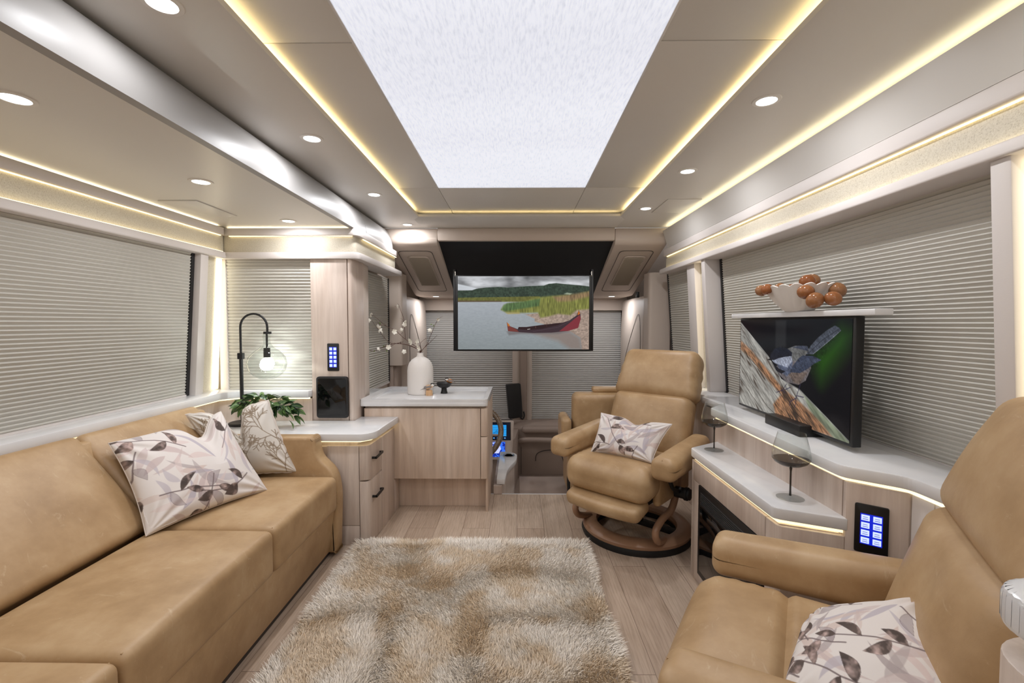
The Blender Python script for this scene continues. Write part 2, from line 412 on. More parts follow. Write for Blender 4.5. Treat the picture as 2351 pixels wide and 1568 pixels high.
# luminous fabric ceiling panel
lp = empty('luminous_ceiling_panel', (-.03, 1.2, ZP), label='large white luminous fabric panel set in the middle of the ceiling', cat='ceiling light')
lp2 = box('diffuser', SX0+.03, SX1+.03, YB-1.2, SY1-1.2, .002, .018, 'skyp', lp, 0)
boxes('frame', [(SX0+.024, SX0+.031, YB-1.2, SY1-1.2, -.001, .018), (SX1+.029, SX1+.036, YB-1.2, SY1-1.2, -.001, .018), (SX0+.024, SX1+.036, SY1-1.2, SY1-1.194, -.001, .018)], 'quartz', lp)

# walls
def XR(z): return 1.34-.065*(z-.80)      # right wall leans inward upward
def XL(z): return -1.905+.07*(z-.82)
struct(prism('wall_right', [(XR(0)+.06, 0), (XR(2.1)+.09, 2.1), (XR(2.1)+.13, 2.1), (XR(0)+.10, 0)], 'y', YB, 5.6, 'trim'))
struct(prism('wall_left', [(XL(0)-.06, 0), (XL(1.9)-.06, 1.9), (XL(1.9)-.10, 1.9), (XL(0)-.10, 0)], 'y', YB, 2.95, 'trim'))
struct(boxes('wall_slide_end', [(-1.98, -1.04, 2.87, 2.90, 0, 1.9)], 'wood'))
struct(box('wall_cab_left', -1.22, -1.18, 3.19, 5.6, -.6, 2.1, 'soft', bev=0))

# right overhead mouldings (upper fascia, strip, fabric band, lower trim)
struct(prism('trim_4', [(1.170, 1.990), (1.212, 1.856), (1.28, 1.856), (1.30, 1.985)], 'y', YB, 3.70, 'ceil'))
struct(prism('trim_5', rc([(1.205, 1.853), (1.205, 1.797), (1.245, 1.797), (1.30, 1.853)], [.006, .008, 0, 0], 3), 'y', YB, 3.78, 'trim'))
struct(box('trim_6', 1.232, 1.30, YB, 3.80, 1.69, 1.80, 'stonepaper', bev=0))
struct(prism('trim_7', rc([(1.20, 1.700), (1.195, 1.662), (1.34, 1.662), (1.34, 1.700)], [.006, .008, 0, 0], 3), 'y', YB, 3.86, 'trim'))
# left slide-out mouldings, long wall then end wall
struct(prism('trim_8', rc([(-1.80, 1.836), (-1.80, 1.792), (-1.86, 1.792), (-1.90, 1.836)], [.004, .006, 0, 0], 3), 'y', YB, 2.80, 'trim'))
struct(box('trim_9', -1.90, -1.826, YB, 2.83, 1.685, 1.80, 'stonepaper', bev=0))
struct(prism('trim_10', rc([(-1.795, 1.688), (-1.79, 1.648), (-1.90, 1.648), (-1.90, 1.688)], [.006, .008, 0, 0], 3), 'y', YB, 2.80, 'trim'))
def wrap(out, name, z0, z1, d, mt, y_end, r=.02):
    """strip on the slide end wall that turns the corner and runs on forward along the cab side"""
    p = [(-1.84, 2.868-d), (-1.035+d+.0, 2.868-d), (-1.035+d, y_end), (-1.12, y_end), (-1.12, 2.89), (-1.84, 2.89)]
    struct(prism(name, rc(p, [0, r+d*.4, 0, 0, 0, 0], 6), 'z', z0, z1, mt, bev=.003))
wrap(0, 'trim_11', 1.792, 1.836, .055, 'trim', 3.72)
wrap(0, 'trim_12', 1.685, 1.795, .030, 'stonepaper', 3.76)
wrap(0, 'trim_13', 1.648, 1.688, .060, 'trim', 3.86)

# LED strips: emitters tucked behind the mouldings
def led(name, x0, x1, y0, y1, z0, z1, label, mt='led', cat='led strip', group=None):
    o = box(name, x0, x1, y0, y1, z0, z1, mt, bev=0); return tag(o, label, cat, group)
led('led_strip', -.775, -.745, YB, 3.36, 2.046, 2.050, 'warm LED line along the left edge of the raised ceiling tray')
led('led_strip', .776, .806, YB, 3.36, 2.046, 2.050, 'warm LED line along the right edge of the raised ceiling tray')
led('led_strip', -.72, .75, 3.395, 3.405, 2.046, 2.049, 'short warm LED line across the front edge of the ceiling tray')
led('led_strip', 1.185, 1.205, YB, 3.68, 1.992, 1.996, 'pale LED line where the right ceiling soffit meets the wall', 'ledw')
led('led_strip', 1.224, 1.229, YB, 3.76, 1.792, 1.796, 'thin yellow LED line at the top of the right fabric band', 'ledb')
led('led_strip', 1.220, 1.228, YB, 3.80, 1.701, 1.704, 'thin LED line at the bottom of the right fabric band', 'ledb')
led('led_strip', -1.836, -1.818, YB, 2.78, 1.837, 1.8395, 'pale LED line under the slide-out ceiling above the sofa window', 'ledw')
led('led_strip', -1.80, -1.04, 2.830, 2.845, 1.837, 1.8395, 'pale LED line under the slide-out ceiling above the short window', 'ledw')
led('led_strip', -1.823, -1.818, YB, 2.80, 1.788, 1.791, 'thin LED line at the top of the left fabric band', 'ledb')
led('led_strip', -1.822, -1.808, YB, 2.80, 1.689, 1.692, 'thin LED line at the bottom of the left fabric band', 'ledb')
led('led_strip', -1.79, -1.02, 2.830, 2.835, 1.788, 1.791, 'thin LED line at the top of the fabric band over the short window', 'ledb')
led('led_strip', -.998, -.990, 2.95, 3.75, 1.788, 1.791, 'thin LED line at the top of the fabric band over the driver window', 'ledb')

# ------------------------------------------------------------------ shades and windows
def shade(label, a, b, z0, z1, leant, nrm, pitch, amp, mt='shade'):
    """pleated shade between plan points a, b; leant = plan shift of the top edge; nrm = room-ward normal"""
    n = int((z1-z0)/pitch); A = Vector((a[0], a[1], 0)); B = Vector((b[0], b[1], 0)); nn = Vector((nrm[0], nrm[1], 0)); T = Vector((leant[0], leant[1], 0))
    ctr = (A+B)/2; e = empty('pleated_shade', (ctr.x, ctr.y, z0), label=label, cat='window shade', group='pleated shades drawn over the coach windows')
    vs = []; fs = []
    rows = []
    for i in range(n*2+1):
        z = z0+(z1-z0)*(i+(.36 if i % 2 else 0))/(n*2); off = amp if i % 2 else 0; t = (z-z0)/(z1-z0)
        rows.append((z, off, t))
    for z, off, t in rows:
        for P in (A, B): vs.append(P+T*t+nn*off+Vector((0, 0, z))-Vector((ctr.x, ctr.y, z0)))
    k = len(vs)
    for z, off, t in rows:
        for P in (A, B): vs.append(P+T*t+nn*(-.004-off)+Vector((0, 0, z))-Vector((ctr.x, ctr.y, z0)))
    R = len(rows)
    for i in range(R-1):
        fs.append((2*i, 2*i+1, 2*i+3, 2*i+2)); fs.append((k+2*i, k+2*i+2, k+2*i+3, k+2*i+1))
        fs.append((2*i, 2*i+2, k+2*i+2, k+2*i)); fs.append((2*i+1, k+2*i+1, k+2*i+3, 2*i+3))
    raw('pleated_fabric', vs, fs, mt, e, smooth=False)
    d = (B-A).normalized(); q = [A-ctr-nn*.008, B-ctr-nn*.008, B-ctr+nn*(amp+.004), A-ctr+nn*(amp+.004)]
    bm = bmesh.new(); prism('x', [(v.x, v.y) for v in q], 'z', -.008, .006, None, bm=bm); frombm('bottom_rail', bm, 'trim', e)
    return e
def window(n, a, b, z0, z1, leant, out, t=.03, fr=.026):
    """black-framed dark pane behind a shade; out = outward normal"""
    A = Vector((a[0], a[1], z0)); B = Vector((b[0], b[1], z0)); T = Vector((leant[0], leant[1], z1-z0)); O = Vector((out[0], out[1], 0))
    d = (B-A).normalized()*fr; e = struct(empty('window_%d' % n, (A+B)/2)); C0 = (A+B)/2
    def slab(nm, p, q, o0, o1, mt):
        vs = [x-C0 for x in (p+O*o0, q+O*o0, q+T+O*o0, p+T+O*o0, p+O*o1, q+O*o1, q+T+O*o1, p+T+O*o1)]
        raw(nm, vs, [(0, 1, 2, 3), (7, 6, 5, 4), (0, 4, 5, 1), (1, 5, 6, 2), (2, 6, 7, 3), (3, 7, 4, 0)], mt, e, False)
    slab('pane', A, B, .012, .018, 'blackgloss'); slab('window_frame', A-d, A-d*.1, -.018, .02, 'black'); slab('window_frame', B+d*.1, B+d, -.018, .02, 'black')
# big right window
shade('largest shade, filling the right wall behind the small television', (1.375, 1.19), (1.375, 2.948), .795, 1.668, (-.06, 0), (-1, 0), .0146, .0065)
window(1, (1.385, 1.19), (1.385, 2.948), .79, 1.67, (-.06, 0), (1, 0))
# small right window
shade('narrow shade behind the top of the swivel recliner, on the right wall', (1.36, 3.33), (1.36, 3.92), .78, 1.668, (-.065, 0), (-1, 0), .0185, .007)
window(2, (1.37, 3.33), (1.37, 3.92), .78, 1.67, (-.065, 0), (1, 0))
# left long window
shade('wide shade on the left wall above the leather sofa', (-1.905, -.3), (-1.905, 2.572), .835, 1.652, (.057, 0), (1, 0), .0168, .0075)
window(3, (-1.915, -.3), (-1.915, 2.572), .83, 1.65, (.057, 0), (-1, 0))
# slide end window
shade('shade behind the arched black table lamp', (-1.845, 2.858), (-1.285, 2.858), .822, 1.650, (0, 0), (0, -1), .0198, .008)
window(4, (-1.83, 2.866), (-1.29, 2.866), .82, 1.65, (0, 0), (0, 1), fr=.01)
# driver window
shade('shade at the driver side between the wood column and the white vase', (-1.16, 3.25), (-1.16, 4.075), .72, 1.652, (.0, 0), (1, 0), .0185, .007)
window(5, (-1.17, 3.25), (-1.17, 4.075), .72, 1.65, (0, 0), (-1, 0))
# windshield: two halves either side of the centre post
shade('windshield shade left of the front centre post', (-1.14, 5.50), (-.055, 5.50), .09, 1.40, (0, 0), (0, -1), .0245, .010, 'shadecool')
shade('windshield shade right of the front centre post', (.18, 5.50), (1.25, 5.50), .08, 1.40, (0, 0), (0, -1), .0245, .010, 'shadecool')
window(6, (-1.16, 5.53), (1.29, 5.53), .0, 1.42, (0, 0), (0, 1))
struct(boxes('wall_front', [(-1.25, 1.40, 5.56, 5.60, -.6, 2.1)], 'grey'))
cp = struct(empty('trim_14', (.06, 5.46, .1)))
box('post', -.115, -.045+.02, -.01, .06, -.02, 1.30, 'soft', cp, .006); box('post', -.025, .055, -.03, .06, -.02, 1.30, 'grey', cp, .012); box('post', .055, .12, -.01, .06, -.02, 1.30, 'soft', cp, .006)

# posts / vertical trims with LED columns (right wall)
def rpost(n, y0, y1, xf=1.21):
    struct(prism('trim_%d' % n, [(xf+.055, .80), (xf, 1.664), (xf+.14, 1.664), (xf+.18, .80)], 'y', y0, y1, 'trim', bev=.004))
rpost(15, 1.146, 1.197); rpost(16, 2.975, 3.030); rpost(17, 3.185, 3.325, 1.225)
struct(prism('trim_18', [(1.318, .80), (1.265, 1.664), (1.33, 1.664), (1.37, .80)], 'y', 3.03, 3.185, 'stonepaper'))
struct(prism('trim_19', [(1.318, .80), (1.265, 1.664), (1.33, 1.664), (1.37, .80)], 'y', -.4, 1.146, 'stonepaper'))
def vled(y0, y1, x0, x1, label, xo=0):
    vs = []
    for z, x in ((.82, x0), (1.66, x1)):
        vs += [(x, y0, z), (x, y1, z), (x+.012, y1, z), (x+.012, y0, z)]
    o = raw('led_strip', vs, [(0, 3, 2, 1), (4, 5, 6, 7), (0, 1, 5, 4), (1, 2, 6, 5), (2, 3, 7, 6), (3, 0, 4, 7)], 'ledv', smooth=False); return tag(o, label, 'led strip')
vled(3.065, 3.10, 1.300, 1.247, 'upright LED line rising behind the swivel recliner headrest')
vled(1.105, 1.135, 1.300, 1.247, 'brightest upright LED line at the right edge beside the big window')
# left slide corner
struct(prism('trim_20', [(-1.862, .83), (-1.805, 1.652), (-1.90, 1.652), (-1.96, .83)], 'y', 2.60, 2.665, 'trim', bev=.004))
struct(prism('trim_21', [(-1.895, .83), (-1.845, 1.652), (-1.90, 1.652), (-1.96, .83)], 'y', 2.665, 2.868, 'stonepaper'))
struct(box('trim_22', -1.875, -1.825, 2.845, 2.868, .83, 1.650, 'trim', bev=.003))
o = raw('led_strip', [(-1.893, 2.79, .84), (-1.893, 2.83, .84), (-1.881, 2.83, .84), (-1.881, 2.79, .84), (-1.848, 2.79, 1.645), (-1.848, 2.83, 1.645), (-1.836, 2.83, 1.645), (-1.836, 2.79, 1.645)],
        [(0, 1, 2, 3), (4, 7, 6, 5), (0, 4, 5, 1), (1, 5, 6, 2), (2, 6, 7, 3), (3, 7, 4, 0)], 'ledv', smooth=False); tag(o, 'upright LED line in the left corner between the two shades', 'led strip')

# left sills (white ledge round the slide-out)
sl = struct(prism('trim_23', rc([(-1.775, YB), (-1.775, 2.70), (-1.70, 2.775), (-1.285, 2.775), (-1.285, 2.866), (-1.96, 2.866), (-1.96, YB)], [0, .02, .02, 0, 0, 0, 0], 4), 'z', .790, .832, 'quartz', bev=.004))
tag(prism('led_strip', [(-1.79, YB), (-1.79, 2.70), (-1.705, 2.785), (-1.285, 2.785), (-1.285, 2.80), (-1.71, 2.80), (-1.805, 2.71), (-1.805, YB)], 'z', .782, .789, 'ledu'), 'thin LED line under the white ledge behind the sofa', 'led strip')
# slide corner infill below the ledge
struct(box('wall_slide_side', -1.96, -1.815, YB, 2.72, 0, .780, 'wood', bev=0))
struct(prism('wall_slide_corner', [(-1.815, 2.72), (-1.715, 2.81), (-1.28, 2.81), (-1.28, 2.869), (-1.96, 2.869), (-1.96, 2.72)], 'z', 0, .780, 'wood'))

# wood column
colm = struct(empty('wall_column', (-1.16, 2.83, 0)))
def rel(poly, o): return [(p[0]-o[0], p[1]-o[1]) for p in poly]
prism('column_face', rel([(-1.285, 2.828), (-1.058, 2.828), (-1.058, 2.90), (-1.285, 2.90)], (-1.16, 2.83)), 'z', .03, 1.648, 'wood', colm, .0015)
prism('column_side', rel(rc([(-1.052, 2.828), (-1.028, 2.828), (-1.020, 2.86), (-1.020, 3.03), (-1.052, 3.03)], [0, .012, .02, 0, 0], 4), (-1.16, 2.83)), 'z', .03, 1.648, 'wood', colm, .0015)
prism('column_return', rel([(-1.10, 3.033), (-1.028, 3.033), (-1.045, 3.20), (-1.20, 3.20)], (-1.16, 2.83)), 'z', .03, 1.648, 'soft', colm, .0015)

# ------------------------------------------------------------------ downlights
def make_downlight():
    e = empty('ceiling_downlight', (0, 0, 0), label='x', cat='ceiling light', group='round recessed downlights')
    lathe('rim', [(.030, .002), (.0335, -.004), (.045, -.003), (.047, .0)], 'rimw', e, seg=32)
    lathe('lens', [(.0001, -.003), (.032, -.003), (.033, .001), (.0001, .001)], 'lens', e, seg=32)
    return e
dl0 = make_downlight(); first = True
DL = []
for i, y in enumerate((-.54, .29, 1.118, 1.92, 2.746, 3.576)): DL.append((-.855, y, ZS, ['behind the viewer', 'behind the viewer', 'largest of the left main ceiling row, at the picture top', 'second from the near end of the left main ceiling row', 'third from the near end of the left main ceiling row', 'at the far end of the left row, above the pod'][i], 1))
for i, y in enumerate((-.6, .14, .88, 1.616, 2.346, 3.095)): DL.append((.863, y, ZS, ['behind the viewer', 'behind the viewer', 'behind the viewer', 'largest and nearest of the right main ceiling row', 'middle light of the right main ceiling row', 'farthest of the right main ceiling row, beside the flat square cover'][i], 1))
for i, y in enumerate((-.20, .50, 1.213, 1.923, 2.657)): DL.append((-1.328, y, ZC, ['behind the viewer', 'behind the viewer', 'nearest in the lower slide-out ceiling at the left edge', 'in the slide-out ceiling beside the flat square cover', 'in the slide-out ceiling above the short shade and lamp'][i], .6))
DL.append((-.877, 4.93, 1.540, 'under the left overhead pod near the windshield', 1.3)); DL.append((1.02, 4.93, 1.540, 'under the right overhead pod near the windshield', 1.3))
for x, y, z, lab, k in DL:
    if lab == 'behind the viewer':
        area('lamp', (x, y, z-.006), .06, DL_W*k, (1, .97, .93)); continue
    o = dl0 if first else copy_tree(dl0); first = False
    o.location = (x, y, z); o['label'] = 'round white downlight '+lab
    a_ = area('lamp', (0, 0, -.006), .06, DL_W*k, (.97, .97, 1.0)); a_.parent = o

# flat square covers in the ceilings
for x0, x1, y0, y1, z, lab in ((-1.74, -1.55, 2.21, 2.53, ZC, 'flat beige square cover in the slide-out ceiling over the sofa'), (.935, 1.145, 2.864, 3.206, ZS, 'flat beige square cover at the far end of the right soffit'), (.935, 1.145, .77, 1.10, ZS, 'flat beige square cover at the top right picture edge')):
    tag(box('ceiling_cover', x0, x1, y0, y1, z-.005, z, 'ceil', bev=.001), lab, 'ceiling cover')

# ------------------------------------------------------------------ front overhead: header, pods, niche
hd = struct(empty('trim_24', (0.07, 3.708, 1.92)))
prism('header_beam', [(0, .10), (-.004, .05), (.01, .0), (.06, 0), (.06, .10)], 'x', -.716, .72, 'soft', hd, .006)
# black sloping niche behind the television
struct(raw('wall_niche', [(-.65, 3.75, 1.93), (.795, 3.75, 1.93), (.795, 4.90, 1.50), (-.65, 4.90, 1.50), (-.65, 3.77, 1.96), (.795, 3.77, 1.96), (.795, 4.92, 1.53), (-.65, 4.92, 1.53)],
           [(0, 1, 2, 3), (7, 6, 5, 4), (0, 4, 5, 1), (1, 5, 6, 2), (2, 6, 7, 3), (3, 7, 4, 0)], 'navy', smooth=False))
def pod(sx, xi, xo, label):
    e = empty('overhead_pod', ((xi+xo)/2, 3.71, 1.52), label=label, cat='overhead cabinet', group='beige overhead pods either side of the front television')
    cx = (xi+xo)/2; X0, X1 = min(xi, xo)-cx, max(xi, xo)-cx
    # profile in y,z (relative): front face, slope, underside
    pr = rc([(0, .498), (0, .375), (1.10, .020), (1.78, .018), (1.78, .498)], [0, .05, .05, 0, 0], 6)
    prism('pod_shell', pr, 'x', X0, X1, 'soft', e, .01)
    # vent frame + louvre on the slope
    A = Vector((0, .10, .375-.0323*1.0-.003)); d = Vector((0, 1.06, -.342)).normalized(); nrm = Vector((0, -d.z, d.y))*-1
    if nrm.z > 0: nrm = -nrm
    wd = (X1-X0)
    def on(u, s, o=0): return A+Vector((X0+u*wd, 0, 0))+d*s+nrm*o
    def ring(nm, u0, u1, s0, s1, rr, th, o0, o1, mt):
        P = rc([(u0*wd, s0), (u1*wd, s0), (u1*wd, s1), (u0*wd, s1)], rr, 5); cxx = (u0+u1)/2*wd; cs = (s0+s1)/2
        Q = [(cxx+(p[0]-cxx)*(1-2*th/((u1-u0)*wd)), cs+(p[1]-cs)*(1-2*th/(s1-s0))) for p in P]
        n = len(P); vs = []
        for pts, o in ((P, o0), (P, o1), (Q, o1), (Q, o0)):
            for p in pts: vs.append(on(p[0]/wd, p[1], o))
        fs = []
        for a in range(4):
            b = (a+1) % 4
            for i in range(n): j = (i+1) % n; fs.append((a*n+i, a*n+j, b*n+j, b*n+i))
        return raw(nm, vs, fs, mt, e)
    ring('vent_seam', .16, .84, .02, .92, .05, .004, 0, .002, 'greydark')
    fr = ring('vent_frame', .30, .74, .12, .76, .04, .012, 0, .008, 'soft')
    bm = bmesh.new(); k = 22
    for i in range(k):
        s = .135+i*(.61/k)
        q = [on(.31, s, .002), on(.73, s, .002), on(.73, s+.018, .012), on(.31, s+.018, .012)]
        f = [bm.verts.new(v) for v in q]; bm.faces.new(f)
        q2 = [on(.31, s+.018, .012), on(.73, s+.018, .012), on(.73, s+.022, .002), on(.31, s+.022, .002)]
        f = [bm.verts.new(v) for v in q2]; bm.faces.new(f)
    frombm('louvre', bm, 'grille', e, False)
    return e
pod(-1, -.646, -1.075, 'beige overhead pod with louvred vent left of the front television')
pod(1, .791, 1.215, 'beige overhead pod with louvred vent right of the front television')
struct(box('trim_25', -1.16, 1.30, 5.40, 5.56, 1.40, 1.56, 'soft', bev=.01))

# cab side pillars and curved side panels
struct(prism('trim_26', rc([(-1.18, 4.10), (-1.045, 4.115), (-1.035, 4.30), (-1.18, 4.30)], [0, .03, .03, 0], 5), 'z', .864, 1.70, 'soft', bev=.004))
struct(boxes('trim_27', [(-1.18, -1.13, 4.12, 4.16, -.3, .86), (-1.18, -1.11, 4.165, 4.20, -.3, .86), (-1.18, -1.12, 4.205, 4.42, -.3, .86)], 'grey', bev=.004))
struct(prism('trim_28', rc([(1.36, 4.06), (1.175, 4.075), (1.165, 4.24), (1.36, 4.24)], [0, .03, .03, 0], 5), 'z', .5, 1.70, 'soft', bev=.004))
def sidepanel(sgn, cx, label):
    e = empty('cab_side_panel', (cx, 4.9, .62), label=label, cat='wall panel')
    def f(x, y, z, u, v, w_):
        return (x*(1-.35*max(0, w_)**2), y, z)
    rbox('panel', (0, -.02, .40), (.058, .50, .50), .055, 'soft', e, n=6, fn=f)
    s = -sgn*.060
    pts = spline([(s, -.40, .05), (s, -.42, .50), (s*.93, -.33, .72), (s*.97, -.10, .55), (s, .22, .22), (s, .30, .0)], 8)
    tube('seam', pts, .0022, 'greydark', e, seg=5)
    rbox('ledge', (0, -.1, -.12), (.058, .42, .05), .04, 'soft', e, n=4)
    return e
sidepanel(-1, -1.118, 'moulded beige side panel behind the flowering branches'); sidepanel(1, 1.27, 'moulded beige side panel beside the right windshield shade')
tag(box('wall_hook', 1.122, 1.15, 4.30, 4.325, 1.49, 1.545, 'black', bev=.005), 'tiny black hook on the beige pillar right of the overhead pod', 'hook')

# ------------------------------------------------------------------ front television
tv = empty('hanging_television', (.055, 4.0, 1.005), label='large flat television showing a red boat by a lake, hung below the front overhead', cat='television')
rbox('bezel', (0, .02, .333), (.597, .02, .333), .004, 'black', tv, n=2, m=2)
cv = Cv(560, 317, (150, 156, 163))
H = homog([(95, 100), (2210, 98), (2192, 1303), (108, 1303)], [(0, 0), (560, 0), (560, 317), (0, 317)])
P = lambda l: [H(p) for p in l]
yy = cv.Y/317
g = np.clip((yy-.3)/.7, 0, 1)[..., None]; cv.a = np.array([158, 163, 170])*(1-g)+np.array([126, 133, 135])*g
cv.a += (cv.ns(60, 90, 3, 2)[..., None]-.5)*10
sky = cv.ns(6, 9, 5, 4); skyc = np.stack([90+130*np.clip(sky*1.5-.3, 0, 1)]*3, -1)*np.array([1, 1.01, 1.03])
cv.put(cv.pmask(P([(90, 90), (2220, 90), (2220, 420), (90, 420)]), 2), skyc)
cv.poly(P([(90, 225), (200, 250), (420, 300), (330, 335), (90, 330)]), (205, 210, 216), .8, 4)
nz = cv.ns(90, 50, 8, 4); hill = np.array([52, 64, 54])*(.65+.7*nz[..., None])
cv.put(cv.pmask(P([(90, 340), (330, 332), (400, 308), (550, 287), (760, 276), (900, 288), (1200, 265), (1480, 255), (1560, 225), (1680, 215), (1820, 230), (2050, 250), (2220, 270), (2220, 480), (90, 480)]), 2.5), hill)
cv.put(cv.pmask(P([(90, 455), (1000, 440), (1400, 430), (1500, 520), (90, 525)]), 2), np.array([98, 98, 52])*(.8+.4*nz[..., None]))
cv.poly(P([(90, 500), (800, 505), (800, 522), (90, 524)]), (84, 66, 58), .8, 2)
sand = np.array([152, 134, 122])*(.78+.44*cv.ns(90, 60, 4, 3)[..., None])
cv.put(cv.pmask(P([(1180, 730), (1330, 800), (1330, 850), (1480, 890), (1400, 1000), (1900, 1010), (2060, 1110), (2080, 1310), (2230, 1310), (2230, 600), (1500, 700)]), 3), sand)
cv.poly(P([(1300, 1030), (1900, 1010), (2060, 1120), (2080, 1310), (1900, 1300), (1700, 1160), (1450, 1090)]), (126, 110, 102), .75, 22)
st = cv.ns(150, 14, 9, 2)[..., None]; reed = np.array([116, 118, 62])*(.70+.55*st)
cv.put(cv.pmask(P([(790, 655), (835, 580), (900, 550), (1000, 535), (1150, 520), (1350, 450), (1600, 425), (2000, 400), (2220, 345), (2220, 640), (2000, 660), (1900, 740), (1700, 720), (1560, 760), (1420, 785), (1380, 700), (1150, 705), (880, 700)]), 9), reed)
cv.put(cv.pmask(P([(800, 650), (840, 570), (900, 545), (1150, 518), (1420, 470), (1400, 590), (1100, 640), (850, 680)]), 8), np.array([72, 100, 66])*(.7+.55*st), .8)
cv.put(cv.pmask(P([(1620, 440), (1850, 410), (2220, 350), (2220, 430), (1900, 510), (1700, 520)]), 12), np.array([140, 112, 88])*(.7+.5*st), .8)
cv.poly(P([(860, 700), (1080, 690), (1100, 720), (900, 725)]), (160, 140, 70), .6, 5)
cv.poly(P([(1800, 395), (1850, 370), (1930, 385), (1900, 405)]), (180, 190, 165), .7, 4)
cv.poly(P([(885, 1010), (1900, 1010), (1700, 1050), (1100, 1050), (920, 1070)]), (92, 84, 84), .6, 8)
cv.poly(P([(885, 855), (905, 1005), (1100, 1022), (1300, 1034), (1600, 1028), (1850, 1002), (2022, 950), (2066, 800), (2060, 720), (2035, 660), (2000, 745), (1880, 830), (1780, 862), (1450, 900), (1200, 935), (1075, 935), (1060, 972), (935, 922)]), (58, 44, 50))
cv.poly(P([(1720, 1005), (1850, 900), (2050, 735), (2066, 800), (2022, 950), (1860, 1000)]), (122, 48, 56), .95)
cv.poly(P([(885, 855), (905, 1005), (1080, 1015), (1040, 975), (935, 922)]), (112, 56, 50), .95)
cv.poly(P([(1075, 937), (1200, 937), (1450, 903), (1780, 865), (1700, 905), (1450, 965), (1220, 985), (1060, 972)]), (46, 30, 32))
cv.poly(P([(888, 860), (925, 895), (935, 920), (905, 925)]), (190, 110, 40), .9); cv.poly(P([(2035, 665), (2055, 720), (2012, 745)]), (200, 110, 40), .9)
cv.line(P([(1215, 975), (1255, 968)]), 1.6, (215, 215, 210)); cv.line(P([(1520, 860), (1522, 925)]), 1, (90, 60, 55)); cv.line(P([(1345, 915), (1348, 955)]), 1, (120, 90, 80))
cv.line(P([(1300, 1010), (1700, 940), (2040, 760)]), .8, (110, 95, 100), .6)
sx, sz = .597, .333
paint_grid('screen', cv, lambda U, V: np.stack([-.574+U*1.150, np.full_like(U, -.0015), .655-V*.640], -1), 'screen', tv)
for s in (-1, 1):
    tube('bracket', [(s*.598, .02, .655), (s*.600, .02, .70)], .006, 'steel', tv, seg=8); box('side_rail', s*.607-.012, s*.607+.012, .03, .10, .0, .72, 'black', tv)
area_tv = None

# ------------------------------------------------------------------ big cabinet with quartz tray top
cb = empty('front_cabinet', (-.6, 2.95, 0), label='tall bleached wood cabinet with white tray top carrying the vase', cat='cabinet')
def R(a): return (a[0]+.6, a[1]+.6, a[2]-2.95, a[3]-2.95, a[4], a[5])
box('plinth', *R((-.832, -.209, 3.06, 3.50, 0, .24)), 'wood_warm', cb, .004)
prism('body', rel(rc([(-1.015, 3.035), (-1.0, 2.972), (-.208, 2.972), (-.208, 3.52), (-1.14, 3.52), (-1.14, 3.22), (-1.015, 3.21)], [0, 0, .0, 0, 0, 0, 0], 5), (-.6, 2.95)), 'z', .225, .700, 'wood_warm', cb, .0015)
prism('side_panel', rel([(-.207, 2.975), (-.191, 2.975), (-.191, 3.53), (-.207, 3.53)], (-.6, 2.95)), 'z', 0, .735, 'wood_warm', cb, .001)
box('door', *R((-1.0, -.240, 2.948, 2.970, .228, .694)), 'wood_warm', cb, .002)
prism('drawer', rel(rc([(-.236, 2.948), (-.193, 2.948), (-.193, 2.972), (-.236, 2.972)], [0, .018, 0, 0], 5), (-.6, 2.95)), 'z', .228, .505, 'wood_warm', cb, .001)
prism('drawer', rel(rc([(-.236, 2.948), (-.193, 2.948), (-.193, 2.972), (-.236, 2.972)], [0, .018, 0, 0], 5), (-.6, 2.95)), 'z', .510, .694, 'wood_warm', cb, .001)
wt = empty('quartz_tray_top', (-.6, 2.95, .709), label='white quartz worktop with raised rim on the front wood cabinet', cat='worktop')
outl = [(-1.02, 2.93), (-.192, 2.93), (-.188, 3.54), (-1.145, 3.54), (-1.145, 3.21), (-1.02, 3.19)]
prism('slab', rel(rc(outl, [.01, .035, .012, 0, 0, 0], 5), (-.6, 2.95)), 'z', .0, .030, 'quartz', wt, .004)
rim = [(-.945, 2.945), (-.20, 2.945), (-.185, 3.505), (-.86, 3.505), (-.93, 3.46)]
def rimring(bm, outer, inner, z0, z1):
    no = len(outer)
    V = [[bm.verts.new((p[0]+.6, p[1]-2.95, z)) for p in pl] for pl, z in ((outer, z0), (outer, z1), (inner, z1), (inner, z0))]
    for a in range(4):
        b = (a+1) % 4
        for i in range(no): j = (i+1) % no; bm.faces.new((V[a][i], V[a][j], V[b][j], V[b][i]))
oo = rc([(-1.02, 2.93), (-.192, 2.93), (-.188, 3.54), (-.99, 3.54), (-1.02, 3.40)], [.01, .035, .012, .02, .02], 5)
ii = rc([(-.965, 2.962), (-.222, 2.962), (-.218, 3.50), (-.90, 3.50), (-.965, 3.42)], [.02, .03, .02, .04, .04], 5)
bm = bmesh.new(); rimring(bm, oo, ii, .028, .046); frombm('rim', bm, 'quartz', wt)

